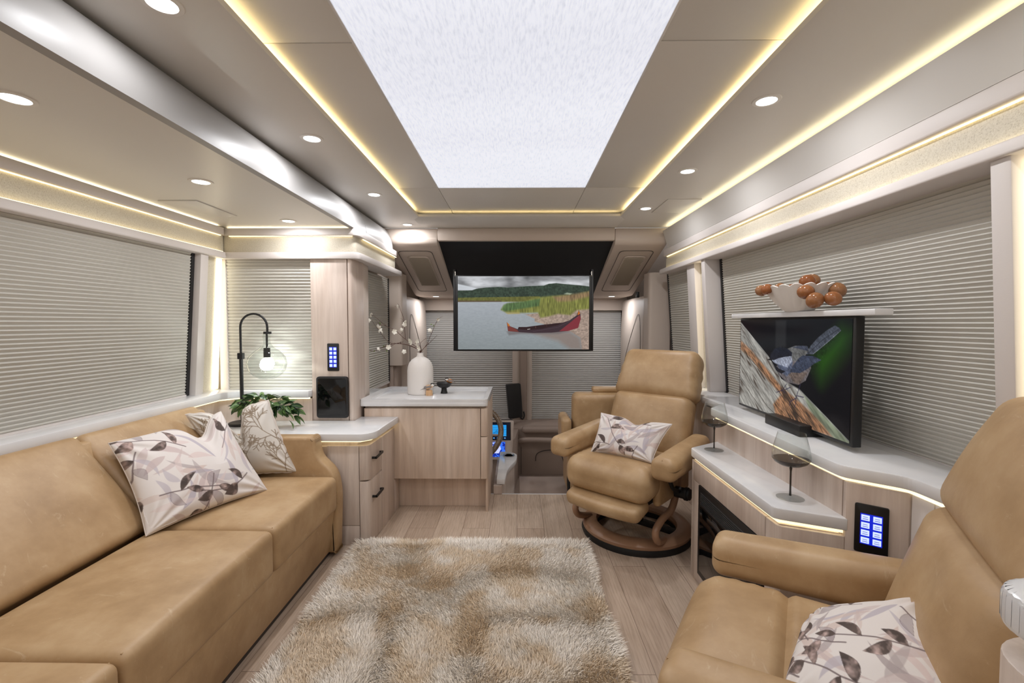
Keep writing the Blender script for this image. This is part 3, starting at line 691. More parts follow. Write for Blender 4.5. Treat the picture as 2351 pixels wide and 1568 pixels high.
# ------------------------------------------------------------------ end table (drawer unit) and its top
et = empty('drawer_unit', (-1.2, 2.51, 0), label='bleached wood drawer unit with two black handles at the end of the sofa', cat='cabinet')
OE = (-1.2, 2.51)
prism('body', rel([(-1.66, 2.512), (-.89, 2.512), (-.83, 2.54), (-.818, 2.944), (-1.01, 2.944), (-1.01, 2.80), (-1.27, 2.80), (-1.27, 2.77), (-1.66, 2.72)], OE), 'z', .0, .560, 'wood', et, .001)
box('front_panel', -1.06+1.2, -.884+1.2, -.006, .0, .115, .565, 'wood', et, .001); box('kick_panel', -1.06+1.2, -.884+1.2, -.004, .0, .0, .112, 'wood', et, .001)
dp = rc([(-.880, 2.504), (-.828, 2.504), (-.816, 2.705), (-.834, 2.705), (-.844, 2.525), (-.880, 2.520)], [0, .035, 0, 0, 0, 0], 6)
for z0, z1, zh in ((.0, .362, .262), (.367, .565, .485)):
    d = prism('drawer', rel(dp, OE), 'z', z0+.004, z1, 'wood', et, .001)
    hx = .376; pts = [(hx, .045, zh), (hx+.028, .045, zh), (hx+.030, .165, zh), (hx+.002, .165, zh)]
    bm = bmesh.new()
    bbox(bm, hx-.004, hx+.026, .04, .05, zh-.006, zh+.006, .001); bbox(bm, hx+.018, hx+.028, .04, .17, zh-.006, zh+.006, .001); bbox(bm, hx-.002, hx+.026, .16, .17, zh-.006, zh+.006, .001)
    frombm('handle', bm, 'black', d)
prism('side_panel', rel([(-.815, 2.709), (-.806, 2.944), (-.83, 2.944), (-.83, 2.709)], OE), 'z', .0, .565, 'wood', et, .001)
prism('kick_return', rel([(-.806, 2.945), (-.803, 3.056), (-.83, 3.056), (-.83, 2.945)], OE), 'z', .0, .222, 'wood', et, .001)
ep = [(-1.80, 2.470), (-.850, 2.470), (-.795, 2.53), (-.775, 2.945), (-1.02, 2.945), (-1.02, 2.822), (-1.80, 2.808)]
tag(prism('quartz_end_table_top', rc(ep, [0, .03, .03, .01, 0, 0, 0], 5), 'z', .600, .640, 'quartz', bev=.004), 'white quartz top of the drawer unit behind the sofa arm', 'worktop')
tag(prism('led_strip', [(-1.3, 2.500), (-.872, 2.500), (-.825, 2.545), (-.80, 2.94), (-.815, 2.94), (-.84, 2.56), (-.88, 2.52), (-1.3, 2.52)], 'z', .588, .598, 'ledu'), 'LED line under the white top of the drawer unit', 'led strip')
box('light_channel', -1.75+1.2, -.90+1.2, .03, .28, .556, .598, 'wood', et, 0)

# wall keypad + tablet on the column
def keypad(name, loc, rz, W, Hh, cols, rows, kw, kh, px, pz, label, z_off=0, captions=False):
    e = empty(name, loc, rz, label, 'keypad', 'blue lit keypads')
    prism('plate', rc([(-W/2, -Hh/2), (W/2, -Hh/2), (W/2, Hh/2), (-W/2, Hh/2)], .006, 4), 'y', -.007, 0, 'black', e, .001)
    boxes('backlight', [(-px*(cols-1)/2-kw*.62, px*(cols-1)/2+kw*.62, -.0076, -.006, -pz*(rows-1)/2-kh*.7, pz*(rows-1)/2+kh*.7)], M['blue_dim'], e)
    for i in range(cols):
        for j in range(rows):
            x = (i-(cols-1)/2)*px; z = (j-(rows-1)/2)*pz
            k = empty('key', (x, -.0076, z)); k.parent = e
            box('keycap', -kw/2, kw/2, -.002, 0, -kh/2, kh/2, 'btn', k, .0006)
            if captions:
                boxes('caption', [(-kw*.3, kw*.28, -.0024, -.002, kh*.08, kh*.2), (-kw*.33, kw*.33, -.0024, -.002, -kh*.28, -kh*.14)], 'keytext', k)
    return e
M['blue_dim'] = mat('blue_glow', (0, 0, 0, 1), .3, emit=S(10, 40, 225), es=.75)
keypad('wall_keypad', (-1.148, 2.828, 1.038), 0, .072, .172, 2, 5, .0175, .0175, .0255, .0258, 'narrow black keypad of ten blue lit keys on the wood column')
tb = empty('wall_tablet', (-1.153, 2.828, .788), label='black tablet in a wall dock below the keypad on the wood column', cat='tablet')
prism('case', rc([(-.099, -.130), (.099, -.130), (.099, .130), (-.099, .130)], .02, 6), 'y', -.020, 0, 'black', tb, .004)
prism('screen', rc([(-.088, -.112), (.088, -.112), (.088, .118), (-.088, .118)], .012, 6), 'y', -.0215, -.019, 'blackgloss', tb, .0005)

# ------------------------------------------------------------------ sofa
sf = empty('leather_sofa', (-1.3, 1.1, 0), label='long tan leather sofa along the left wall under the wide shade', cat='sofa')
SO = (-1.3, 1.1)
def seatfn(x, y, z, u, v, w_):
    cr = .012*(1-abs(u)**3)*(1-abs(v)**4)
    return (x, y, z+(cr if w_ > 0 else 0))
ys = [-.35, .37, 1.06, 1.75, 2.372]
for i in range(4):
    y0, y1 = ys[i]+.003, ys[i+1]-.003
    cc = empty('seat_cushion', (0, 0, 0)); cc.parent = sf
    rbox('cushion', (-1.195+1.3, (y0+y1)/2-1.1, .350), (.245, (y1-y0)/2, .092), .028, 'leather', cc, n=8, m=4, fn=seatfn)
    x_ = .962; pts = [(-x_+1.3+.002-.012, y0-1.1+.012, .4385), (-x_+1.3-.012, y1-1.1-.012, .4385)]
    tube('piping', [(pts[0][0], pts[0][1], .4375), (pts[1][0], pts[1][1], .4375)], .0022, 'leather', cc, seg=6)
    # back cushion
    th = math.radians(40); rot = Matrix.Rotation(-th, 3, 'Y')
    def bfn(x, y, z, u, v, w_):
        return (x+(.016*(1-abs(v)**4)*(1-abs(w_)**2) if u > 0 else 0), y, z)
    yb1 = y1+(.05 if i == 3 else .01)
    rbox('back_cushion', (-1.635+1.3, (y0+yb1)/2-1.1+.01, .595), (.065, (yb1-y0)/2-.002, .235), .032, 'leather', sf, n=8, m=5, fn=bfn, rot=rot)
prism('base', [(-.33-.3, .03), (-1.0+1.3, .03), (-.972+1.3, .262), (-.63, .262)], 'y', -.35-1.1, 2.40-1.1, 'leather', sf, .006)
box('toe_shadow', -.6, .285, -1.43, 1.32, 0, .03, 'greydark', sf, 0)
arm = rc([(-1.70, .02), (-.965, .02), (-.952, .34), (-.975, .46), (-1.06, .535), (-1.075, .645), (-1.70, .645)], [0, .01, .06, .05, .04, .02, 0], 6)
prism('arm', [(p[0]+1.3, p[1]) for p in arm], 'y', 2.374-1.1, 2.464-1.1, 'leather', sf, .016, 4)
prism('back_frame', [(-.50, .02), (-.50, .78), (-.405, .78), (-.20, .30), (-.20, .02)], 'y', -.35-1.1, 2.45-1.1, 'leather', sf, .01)
tube('arm_piping', [(-1.69+1.3, 2.378-1.1, .628), (-1.09+1.3, 2.378-1.1, .628)], .002, 'leather', sf, seg=6)

# ------------------------------------------------------------------ pillows
def leafpoly(x, y, L_, W_, a, bend=.15, n=9):
    top = []; bot = []
    for i in range(n+1):
        t = i/n; s = math.sin(math.pi*t**.8)*W_/2; lx = t*L_; ly = bend*L_*math.sin(math.pi*t)
        top.append((lx, ly+s)); bot.append((lx, ly-s))
    ca, sa = math.cos(a), math.sin(a)
    return [(x+p[0]*ca-p[1]*sa, y+p[0]*sa+p[1]*ca) for p in top+bot[::-1]]
def floral(w, h, seed, sc=1.0):
    r = random.Random(seed); cv = Cv(w, h, (221, 214, 210)); u = w/30*sc
    n1 = cv.ns(9, 7, seed, 3)[..., None]; n2 = cv.ns(22, 18, seed+1, 3)[..., None]
    for _ in range(44):    # pale wash leaves
        c = r.choice([(196, 178, 176), (214, 196, 192), (178, 170, 180), (204, 184, 176), (168, 156, 156)])
        cv.poly(leafpoly(r.uniform(0, w), r.uniform(0, h), u*r.uniform(3, 6.5), u*r.uniform(.5, 1.1), r.uniform(0, 6.28), r.uniform(-.2, .2)), c, r.uniform(.5, .85), 1.2)
    dark = np.clip(np.array([92, 76, 70])*(.55+.5*n1)+np.array([120, 108, 106])*np.clip((n2-.42)*2.6, 0, 1), 0, 255)
    k = 0
    gx, gy = max(2, round(w/u/6.2)), max(2, round(h/u/6.2))
    for i in range(gx):
        for j in range(gy):
            x = (i+.5+r.uniform(-.22, .22))*w/gx; y = (j+.5+r.uniform(-.22, .22))*h/gy; a = r.uniform(0, 6.28)
            pts = [(x, y)]; aa = a
            for s in range(6):
                aa += r.uniform(-.25, .25); pts.append((pts[-1][0]+math.cos(aa)*u*1.3, pts[-1][1]+math.sin(aa)*u*1.3))
            cv.line(pts, max(1.0, u*.16), (112, 98, 98), .85)
            for s, side in ((1, 1), (2, -1), (4, 1), (5, -1), (6, .2)):
                if r.random() < .12: continue
                lp_ = leafpoly(pts[s][0], pts[s][1], u*r.uniform(2.2, 3.4), u*r.uniform(.9, 1.5), aa+side*r.uniform(.5, 1.1), .12*side)
                mk = cv.pmask(lp_, 1.2)
                if r.random() < .72: cv.put(mk, dark, .93)
                else: cv.put(mk, (150, 138, 142), .55)
                ed = np.clip(1-np.abs(mk-.5)*2, 0, 1); cv.put(ed, (70, 58, 56), .5)
    return cv
def coral(w, h, seed):
    r = random.Random(seed); cv = Cv(w, h, (220, 215, 208)); col = (150, 134, 116)
    def br(x, y, a, ln, d):
        pts = [(x, y)]
        for s in range(5):
            a += r.uniform(-.16, .16); x += math.cos(a)*ln/5; y += math.sin(a)*ln/5; pts.append((x, y))
            if d > 0 and s in (1, 3) and r.random() < .95: br(x, y, a+(-1 if (s == 1) else 1)*r.uniform(.55, .85), ln*.62, d-1)
        cv.line(pts, w/95, col, .95)
        if d > 0:
            br(x, y, a+.35, ln*.6, d-1); br(x, y, a-.45, ln*.6, d-1)
    for x0, y0, a in ((.12, 1.0, -1.3), (.48, 1.0, -1.75), (.85, 1.02, -1.4), (.0, .5, -.4), (1.0, .55, -2.4), (.45, .45, -1.5)):
        br(x0*w, y0*h, a, w*.30, 3)
    return cv
def pillow(name, corners, thick, cv, label, bulge_n, cord=None, dip=0, pinch=.07, du=.1):
    """corners TL,TR,BR,BL in world; bulge_n = direction the front bulges to"""
    C = [np.array(c, float) for c in corners]; ctr = sum(C)/4; nn = np.array(bulge_n, float); nn /= np.linalg.norm(nn)
    e = empty(name, tuple(ctr), label=label, cat='pillow', group='scatter pillows')
    def base(U, V):
        u = U*2-1; v = V*2-1
        u2 = u*(1-pinch*(1-v*v)); v2 = v*(1-pinch*(1-u*u)); uu = (u2+1)/2; vv = (v2+1)/2
        P = C[0]*((1-uu)*(1-vv))[..., None]+C[1]*(uu*(1-vv))[..., None]+C[2]*(uu*vv)[..., None]+C[3]*((1-uu)*vv)[..., None]-ctr
        if dip:   # karate-chop in the middle of the top edge
            up = (C[0]+C[1]-C[2]-C[3])/2; up = up/np.linalg.norm(up)
            P = P-up*(dip*np.exp(-((u-du)/.26)**2)*np.clip((1-V)*1.6-.5, 0, 1))[..., None]
        prof = np.clip((1-u**2)*(1-v**2), 0, 1)**.42
        prof = prof*(1+.10*np.sin(5*u+3*v)*np.abs(u*v))
        if dip: prof = prof*(1-.35*np.exp(-((u-du)/.18)**2)*np.clip(1-V*1.8, 0, 1))
        # soft wrinkles running in from the corners
        wr = .0
        for cu, cw in ((-1, -1), (1, -1), (-1, 1), (1, 1)):
            d = np.hypot(u-cu, v-cw); ang = np.arctan2(v-cw, u-cu); wr = wr+.004*np.exp(-((d-.45)/.25)**2)*np.sin(ang*14)
        return P, prof, wr
    def front(U, V): P, pr, wr = base(U, V); return P+nn*(pr*thick*.62+wr*(pr > .2))[..., None]
    def back(U, V): P, pr, wr = base(U, V); return P-nn*(pr*thick*.38)[..., None]
    paint_grid('cover', cv, front, 'cloth', e, back)
    n = 24; pts = []
    for k in range(4*n):
        s, t = divmod(k, n); t = t/n
        U, V = [(t, 0), (1, t), (1-t, 1), (0, 1-t)][s]
        P, _, _ = base(np.array([[U]]), np.array([[V]])); pts.append(Vector(P[0, 0]))
    rr = .0065 if cord else .0022
    if cord: rr = [.0058+.0016*math.sin(i*2.1) for i in range(len(pts))]
    tube('cord_piping' if cord else 'seam_piping', pts, rr, 'trimcloth', e, seg=8, closed=True)
    return e
M['trimcloth'] = mat('trim_cloth', S(218, 208, 200), .85)
pillow('coral_pillow', [(-1.665, 2.255, .79), (-1.315, 2.375, .842), (-1.165, 2.385, .455), (-1.52, 2.30, .45)], .13, coral(230, 230, 11), 'square cream pillow with beige coral twigs and corded edge at the sofa arm', (.30, -.95, .30), cord=True, dip=.15, du=-.05)
pillow('floral_pillow', [(-1.635, 1.785, .770), (-1.475, 2.235, .812), (-1.195, 2.135, .452), (-1.395, 1.665, .450)], .15, floral(300, 240, 21, 1.75), 'big rectangular pillow with brown watercolour leaves lying on the sofa', (.80, -.50, .45), dip=.09, du=.38)
pillow('floral_pillow', [(.505, 2.72, .712), (.862, 2.515, .690), (.712, 2.385, .512), (.427, 2.605, .510)], .11, floral(260, 160, 33, 2.0), 'small lumbar pillow with brown leaves on the swivel recliner by the cabinets', (-.55, -.77, .45), dip=.035)
pillow('floral_pillow', [(.690, 1.05, .56), (.915, .975, .65), (.72, .62, .58), (.46, .80, .53)], .12, floral(260, 260, 45, 1.9), 'white and brown leaf pillow on the nearest recliner at the bottom right', (-.5, .05, .85), pinch=.05)

# ------------------------------------------------------------------ recliners (local: faces -y)
def make_recliner(label):
    e = empty('swivel_recliner', (0, 0, 0), label=label, cat='armchair', group='tan leather swivel recliners')
    lathe('ring_base', [(.232, .036), (.226, .052), (.234, .070), (.262, .078), (.300, .072), (.318, .054), (.314, .036)]+[(.232, .036)], 'tanwood', e, seg=64)
    lathe('glide_ring', [(.240, 0), (.240, .036), (.316, .036), (.322, .018), (.316, 0), (.240, 0)], 'rubber', e, seg=64)
    for s in (-1, 1):
        tube('bent_arm_support', spline([(s*.235, -.135, .072), (s*.25, -.24, .105), (s*.25, -.27, .165), (s*.25, -.20, .205), (s*.25, -.08, .225), (s*.25, -.02, .29), (s*.262, -.01, .40), (s*.30, -.01, .50)], 8), .019, 'tanwood', e, seg=14)
    box('mechanism', -.20, .20, -.26, .16, .275, .335, 'rubber', e, .02)
    tube('centre_column', [(0, .02, .06), (0, .02, .30)], .035, 'rubber', e, seg=16)
    boxes('base_cross', [(-.25, .25, -.0, .05, .045, .07)], 'rubber', e, .004)
    def sfn(x, y, z, u, v, w_):
        if w_ > 0: z += .020*(1-abs(u)**2.5)*(1-abs(v)**3)-.013*math.exp(-((y-(-.0))/.011)**2)
        if v < 0: y -= .012*(1-abs(u)**3)*(1-abs(w_)**2)
        if w_ < 0: z -= .03*max(0, -v)**2
        # stitched gathers at the front corners
        if abs(u) > .75 and v < .1: z += .0014*math.sin(y*130)*(1 if w_ > 0 else 0)
        return (x, y, z)
    rbox('seat', (0, -.155, .415), (.262, .235, .082), .075, 'leather', e, n=34, m=7, fn=sfn)
    for s in (-1, 1):
        rbox('side_skirt', (s*.243, -.06, .375), (.022, .20, .085), .02, 'leather', e, n=4, m=3)
    def ffn(x, y, z, u, v, w_): return (x, y-.02*(1-u*u), z+.006*math.sin(u*3)*0)
    rbox('footrest', (0, -.345, .285), (.225, .075, .040), .034, 'leather', e, n=8, m=5, fn=ffn, rot=Matrix.Rotation(.25, 3, 'X'))
    th = math.radians(20)
    def lfn(x, y, z, u, v, w_):
        if v < 0: y -= .020*(1-abs(u)**2)*(1-w_**2)-.006*math.cos(u*math.pi*2.2)*(1-w_**2)
        return (x*(1+.02*-w_), y, z)
    rot = Matrix.Rotation(-th, 3, 'X')
    rbox('backrest', (0, .165, .62), (.262, .075, .195), .06, 'leather', e, n=14, m=6, fn=lfn, rot=rot)
    def hfn(x, y, z, u, v, w_):
        if v < 0: y -= .028*(1-abs(u)**2.5)*(1-w_**2)
        # gathers on the sides
        if abs(u) > .86: x += .004*math.sin(z*85)*(1 if u > 0 else -1)*(1-abs(w_))
        return (x*(1-.055*w_), y, z)
    rbox('headrest', (0, .305, .915), (.258, .080, .162), .055, 'leather', e, n=14, m=6, fn=hfn, rot=Matrix.Rotation(-math.radians(27), 3, 'X'))
    rbox('back_shell', (0, .255, .63), (.235, .035, .26), .03, 'leather', e, n=4, m=4, rot=rot)
    for s in (-1, 1):
        def afn(x, y, z, u, v, w_, s=s):
            return (x*(1+.12*v*-1*.5), y, z+(.018*v if w_ > 0 else .035*v*.2)+(.008*(1-u*u) if w_ > 0 else -.0))
        a = rbox('armrest', (s*.318, -.098, .532), (.062, .265, .060), .036, 'leather', e, n=8, m=6, fn=afn)
        t_ = tube('seam', [(s*.318, -.352, .575), (s*.318, -.36, .545), (s*.318, -.352, .515)], .0018, 'leather', a, seg=5)
    tube('lever', spline([(.285, -.19, .50), (.288, -.19, .43), (.292, -.15, .37), (.292, -.07, .335)], 6), .011, 'rubber', e, seg=10)
    kn = tube('tension_knob', [(.262, -.055, .325), (.345, -.055, .325)], .030, 'rubber', e, seg=24)
    tube('knob_rim', [(.318, -.055, .325), (.332, -.055, .325)], .036, 'rubber', kn, seg=24)
    return e
rec = make_recliner('tan leather swivel recliner facing the sofa beside the fireplace cabinet, footrest tucked under')
rec.location = (.715, 2.70, 0); rec.rotation_euler = (0, 0, math.radians(-42))
r2 = copy_tree(rec); r2.location = (.772, .980, 0); r2.rotation_euler = (0, 0, math.radians(-122)); 
for ch in r2.children:
    if ch.name.split('.')[0] in ('backrest', 'headrest', 'back_shell'):
        pv = Vector((0, .10, .45)); Rm = Matrix.Rotation(math.radians(4), 4, 'X'); ch.matrix_basis = Matrix.Translation(pv) @ Rm @ Matrix.Translation(-pv)
r2['label'] = 'nearest tan leather recliner cut off by the bottom right corner of the picture'

# co-pilot captain chair behind
cs = empty('captain_chair', (.72, 3.62, -.55), label='tan leather captain chair partly hidden behind the swivel recliner', cat='armchair')
rbox('seat', (0, 0, .86), (.27, .26, .08), .05, 'leather', cs, n=6)
rbox('backrest', (-.02, -.20, 1.04), (.285, .085, .24), .05, 'leather', cs, n=8)
rbox('folded_armrest', (.02, -.17, 1.298), (.17, .045, .022), .018, 'leather', cs, n=4)
rbox('armrest', (-.36, -.20, .985), (.038, .15, .125), .035, 'leather', cs, n=6)
rbox('side_cover', (-.30, -.10, .72), (.045, .17, .20), .04, 'leather', cs, n=6)
box('slide_rail', -.25, .25, -.2, .2, .45, .78, 'rubber', cs, .01); tube('pedestal', [(0, 0, 0), (0, 0, .5)], .07, 'rubber', cs, seg=20)
tube('side_lever', [(-.33, -.26, .50), (-.335, -.26, .62), (-.33, -.24, .70)], .012, 'rubber', cs, seg=8)

# ------------------------------------------------------------------ right-hand furniture
rcab = empty('fireplace_cabinet', (.9, 1.9, 0), label='low bleached wood cabinet holding the electric fireplace', cat='cabinet')
OR = (.9, 1.9)
lower = [(.872, 1.505), (.872, 2.235), (.885, 2.245), (1.30, 2.245), (1.30, 1.10), (1.165, 1.10), (1.165, 1.335), (1.045, 1.440)]
prism('body', rel([(.884, 1.518), (.884, 2.235), (1.038, 2.235), (1.038, 1.450)], OR), 'z', .0, .575, 'wood', rcab, 0)
boxes('front_panel', [(.872-.9, .884-.9, 1.583-1.9, 2.232-1.9, .482, .572), (.872-.9, .884-.9, 2.155-1.9, 2.232-1.9, 0, .48), (.872-.9, .884-.9, 1.583-1.9, 2.155-1.9, 0, .05)], 'wood', rcab, .0008)
box('end_panel', -.028, .142, 2.234-1.9, 2.248-1.9, 0, .575, 'wood', rcab, .001)
prism('angled_panel', rel([(.872, 1.579), (.872, 1.515), (.882, 1.50), (1.040, 1.432), (1.056, 1.446), (.886, 1.515), (.884, 1.579)], OR), 'z', 0, .572, 'wood', rcab, .0008)
fp = empty('electric_fireplace', (.872, 1.87, .05), label='black electric fireplace insert with louvred top in the low cabinet', cat='fireplace')
box('frame', -.006, .01, -.283, .283, .0, .43, 'black', fp, .003)
box('glass_front', -.009, -.005, -.255, .255, .03, .335, 'blackgloss', fp, .001)
M['slat'] = mat('dark_metal_slat', S(96, 96, 98), .35, .6)
for k in range(7): box('vent_slat', -.0105, -.006, -.25, .25, .350+.0085*k, .3525+.0085*k, 'slat', fp, 0)
# lower shelf
ls = [(.862, 2.250), (.862, 1.520), (.880, 1.505), (1.046, 1.425), (1.05, 1.45), (1.05, 2.375)]
tag(prism('quartz_shelf', rc(ls, [.02, .009, .009, .0, 0, .0], 4), 'z', .592, .632, 'quartz', bev=.005), 'lower white quartz ledge carrying the two wine glasses', 'worktop')
tag(prism('led_strip', [(.880, 2.235), (.880, 1.522), (1.045, 1.443), (1.06, 1.46), (.896, 1.535), (.896, 2.235)], 'z', .579, .590, 'ledu'), 'LED line under the lower white ledge', 'led strip')
# upper run
uc = empty('window_cabinet', (1.1, 1.9, 0), label='bleached wood panelling between the two white ledges, with angled corner', cat='cabinet')
OU = (1.1, 1.9)
prism('panel', rel([(1.045, 1.452), (1.045, 2.41), (1.15, 2.52), (1.15, 2.78), (1.30, 2.78), (1.30, 1.46)], OU), 'z', .0, .748, 'wood', uc, 0)
prism('angled_panel', rel([(1.045, 1.449), (1.042, 1.431), (1.160, 1.336), (1.30, 1.336), (1.30, 1.455), (1.06, 1.45)], OU), 'z', .0, .748, 'wood', uc, .001)
prism('end_panel', rel([(1.163, 1.333), (1.163, 1.262), (1.30, 1.262), (1.30, 1.333)], OU), 'z', .0, .748, 'trim', uc, .001)
prism('end_panel', rel([(1.163, 1.258), (1.163, 1.12), (1.30, 1.12), (1.30, 1.258)], OU), 'z', .0, .748, 'trim', uc, .001)
us = [(1.028, 1.438), (1.028, 2.42), (1.135, 2.53), (1.135, 2.80), (1.36, 2.80), (1.36, 1.11), (1.150, 1.11), (1.150, 1.330)]
tag(prism('quartz_window_ledge', rc(us, [.03, .02, .02, .01, 0, 0, 0, .03], 5), 'z', .760, .800, 'quartz', bev=.006), 'upper white quartz ledge under the big right window', 'worktop')
tag(prism('led_strip', [(1.050, 1.452), (1.050, 2.40), (1.066, 2.40), (1.066, 1.458), (1.172, 1.350), (1.172, 1.12), (1.160, 1.12), (1.160, 1.342)], 'z', .748, .758, 'ledu'), 'LED line under the upper white window ledge', 'led strip')
struct(box('trim_29', 1.16, 1.36, 2.80, 4.05, .765, .80, 'quartz', bev=.004))
struct(box('wall_right_lower', 1.20, 1.36, 2.80, 4.2, -.55, .765, 'wood', bev=0))
# keypad on the angled corner
import math as _m
ang = _m.atan2(1.336-1.431, 1.160-1.042)   # direction along face
keypad('wall_keypad', (1.092+.0, 1.3905-.0, .615), ang, .083, .152, 2, 4, .0205, .0175, .029, .0235, 'wide black keypad of eight blue lit keys on the angled cabinet corner', captions=True)

# right television
t2 = empty('table_television', (1.168, 1.992, .80), math.radians(-90-1.2+0), label='smaller television showing a chickadee on a log, on the right window ledge', cat='television')
# local: +x runs toward the camera (world -y), screen faces local -y (world -x)
rbox('bezel', (0, .016, .247), (.421, .016, .228), .004, 'black', t2, n=2, m=2)
cv = Cv(500, 283, (15, 15, 19))
H = homog([(345, 430), (1195, 415), (1183, 1305), (342, 1022)], [(0, 0), (500, 0), (500, 283), (0, 283)])
P = lambda l: [H(p) for p in l]
cv.poly(P([(610, 430), (690, 430), (690, 620), (610, 640)]), (40, 40, 42), .8, 10)
cv.poly(P([(900, 680), (1000, 590), (1110, 480), (1195, 520), (1150, 640), (1050, 780), (960, 880), (920, 800)]), (34, 70, 20), .95, 60)
dg = cv.X*.62+cv.Y*0
# streaks along the log: noise in rotated coordinates
r_ = np.random.default_rng(3); tx = (cv.X*.80+cv.Y*.60); ty = (-cv.X*.60+cv.Y*.80)
def rn(sx_, sy_, seed):
    rr_ = np.random.default_rng(seed); g_ = rr_.random((160, 160)); a = (tx/sx_) % 158; b_ = ((ty+400)/sy_) % 158; i = a.astype(int); j = b_.astype(int); fa = a-i; fb = b_-j
    return (g_[j, i]*(1-fa)+g_[j, i+1]*fa)*(1-fb)+(g_[j+1, i]*(1-fa)+g_[j+1, i+1]*fa)*fb
s1 = rn(36, 4.0, 1); s2 = rn(11, 2.2, 2); s3 = rn(66, 12, 5)
logc = np.array([168, 166, 160])*(.55+.35*s1+.22*s2)[..., None]
edge = P([(340, 440), (560, 690), (660, 850), (800, 925), (1000, 1110), (1190, 1300), (1190, 1330), (330, 1060)])
lm = cv.pmask(edge, 3); cv.put(lm, logc)
cv.put(lm*cv.pmask(P([(345, 575), (430, 650), (560, 790), (660, 905), (800, 1010), (960, 1140), (1060, 1260), (900, 1215), (620, 1110), (600, 1030), (660, 960), (560, 860), (420, 700), (345, 640)]), 8), np.array([165, 108, 70])*(.35+.85*s2)[..., None], .75)
cv.put(lm*cv.pmask(P([(830, 960), (1190, 1290), (1190, 1310), (1080, 1280), (880, 1070)]), 8), np.array([128, 140, 112])*(.6+.5*s1)[..., None], .8)
cv.put(lm*np.clip((s3-.62)*6, 0, 1)*np.clip((s1-.35)*4, 0, 1), (48, 40, 36), .8)
for l in ([(345, 740), (430, 880), (560, 1050), (640, 1120)], [(345, 850), (430, 960), (520, 1075)], [(400, 690), (560, 840), (760, 1080), (900, 1190)]): cv.line(P(l), 2.0, (40, 36, 34), .75)
cv.line(P([(345, 450), (560, 690), (660, 850), (800, 922), (1190, 1296)]), 2, (190, 190, 186), .35)
K = lambda l, c, a=1, s=1.4: cv.poly(P(l), c, a, s)
K([(840, 672), (880, 610), (930, 555), (1000, 500), (1060, 466), (1092, 482), (1107, 500), (1060, 545), (1000, 592), (900, 672)], (66, 70, 80))
cv.line(P([(860, 668), (960, 575), (1095, 488)]), 1.5, (38, 40, 48)); cv.line(P([(900, 668), (1000, 590), (1104, 502)]), 1, (130, 134, 142))
K([(620, 760), (640, 815), (700, 872), (790, 890), (845, 860), (885, 770), (860, 690), (740, 640), (680, 690)], (98, 92, 94))
K([(700, 800), (760, 880), (800, 885), (860, 800), (800, 800)], (96, 82, 74), .8, 5)
K([(700, 634), (760, 612), (850, 612), (868, 640), (840, 680), (800, 720), (740, 720)], (92, 92, 92)); K([(740, 622), (800, 610), (858, 616), (862, 650), (820, 640)], (52, 56, 70), .9)
K([(620, 740), (700, 720), (745, 725), (735, 800), (700, 830), (655, 800)], (74, 80, 98), 1, 5)
K([(583, 716), (640, 692), (735, 682), (742, 722), (705, 768), (660, 752), (610, 738)], (136, 141, 156), 1, 3)
K([(548, 712), (580, 700), (588, 720)], (20, 20, 22))
K([(572, 705), (578, 665), (605, 632), (650, 622), (700, 630), (738, 660), (738, 684), (690, 690), (640, 700), (600, 716)], (26, 28, 38))
K([(588, 730), (640, 775), (690, 795), (660, 812), (620, 790)], (26, 28, 36))
K([(722, 800), (745, 755), (790, 700), (820, 680), (900, 683), (962, 712), (905, 740), (860, 775), (800, 806)], (50, 56, 72))
for o_ in (0, 14, 28, 42): cv.line(P([(770, 745+o_*.9), (850, 705+o_*.8), (935, 708+o_*.5)]), .7, (104, 112, 132), .5)
bm_ = cv.pmask(P([(560, 700), (600, 620), (700, 610), (860, 600), (1060, 460), (1110, 500), (960, 712), (860, 870), (780, 900), (650, 850)]), 2)
cv.a = cv.a*(1+bm_[..., None]*(.55*(cv.ns(110, 60, 12, 3)[..., None]-.5)+.35*(s2[..., None]-.5)))
for l in ([(700, 885), (672, 928), (625, 945)], [(690, 925), (730, 908)], [(672, 928), (690, 950)], [(806, 885), (778, 968), (765, 1050)], [(778, 968), (832, 978)], [(772, 985), (730, 1010), (726, 1040)]): cv.line(P(l), 2.0, (46, 42, 66))
paint_grid('screen', cv, lambda U, V: np.stack([-.410+U*.818, np.full_like(U, -.0015), .466-V*.435], -1), 'screen', t2)
box('stand', -.06, .20, -.05, .06, .0, .045, 'black', t2, .004)
fc = bpy.data.curves.new('logo', 'FONT'); fc.body = 'SAMSUNG'; fc.size = .011; fc.align_x = 'CENTER'; fc.extrude = .0002
tmp = bpy.data.objects.new('t', fc); lme = bpy.data.meshes.new_from_object(tmp); bpy.data.objects.remove(tmp)
fo = bpy.data.objects.new('logo', lme); COL.objects.link(fo); fo.parent = t2; fo.location = (0, -.0012, .0215); fo.rotation_euler = (math.pi/2, 0, 0); lme.materials.clear(); lme.materials.append(M['steel'])
# lift lid above the television
tag(box('television_lid', 1.132, 1.192, 1.455, 2.42, 1.2755, 1.297, 'quartz', bev=.003), 'thin white lid over the small television, carrying the shell bowl', 'shelf')
box('lift_plate', -.30, .40, .0, .03, .474, .4765, 'black', t2, 0)

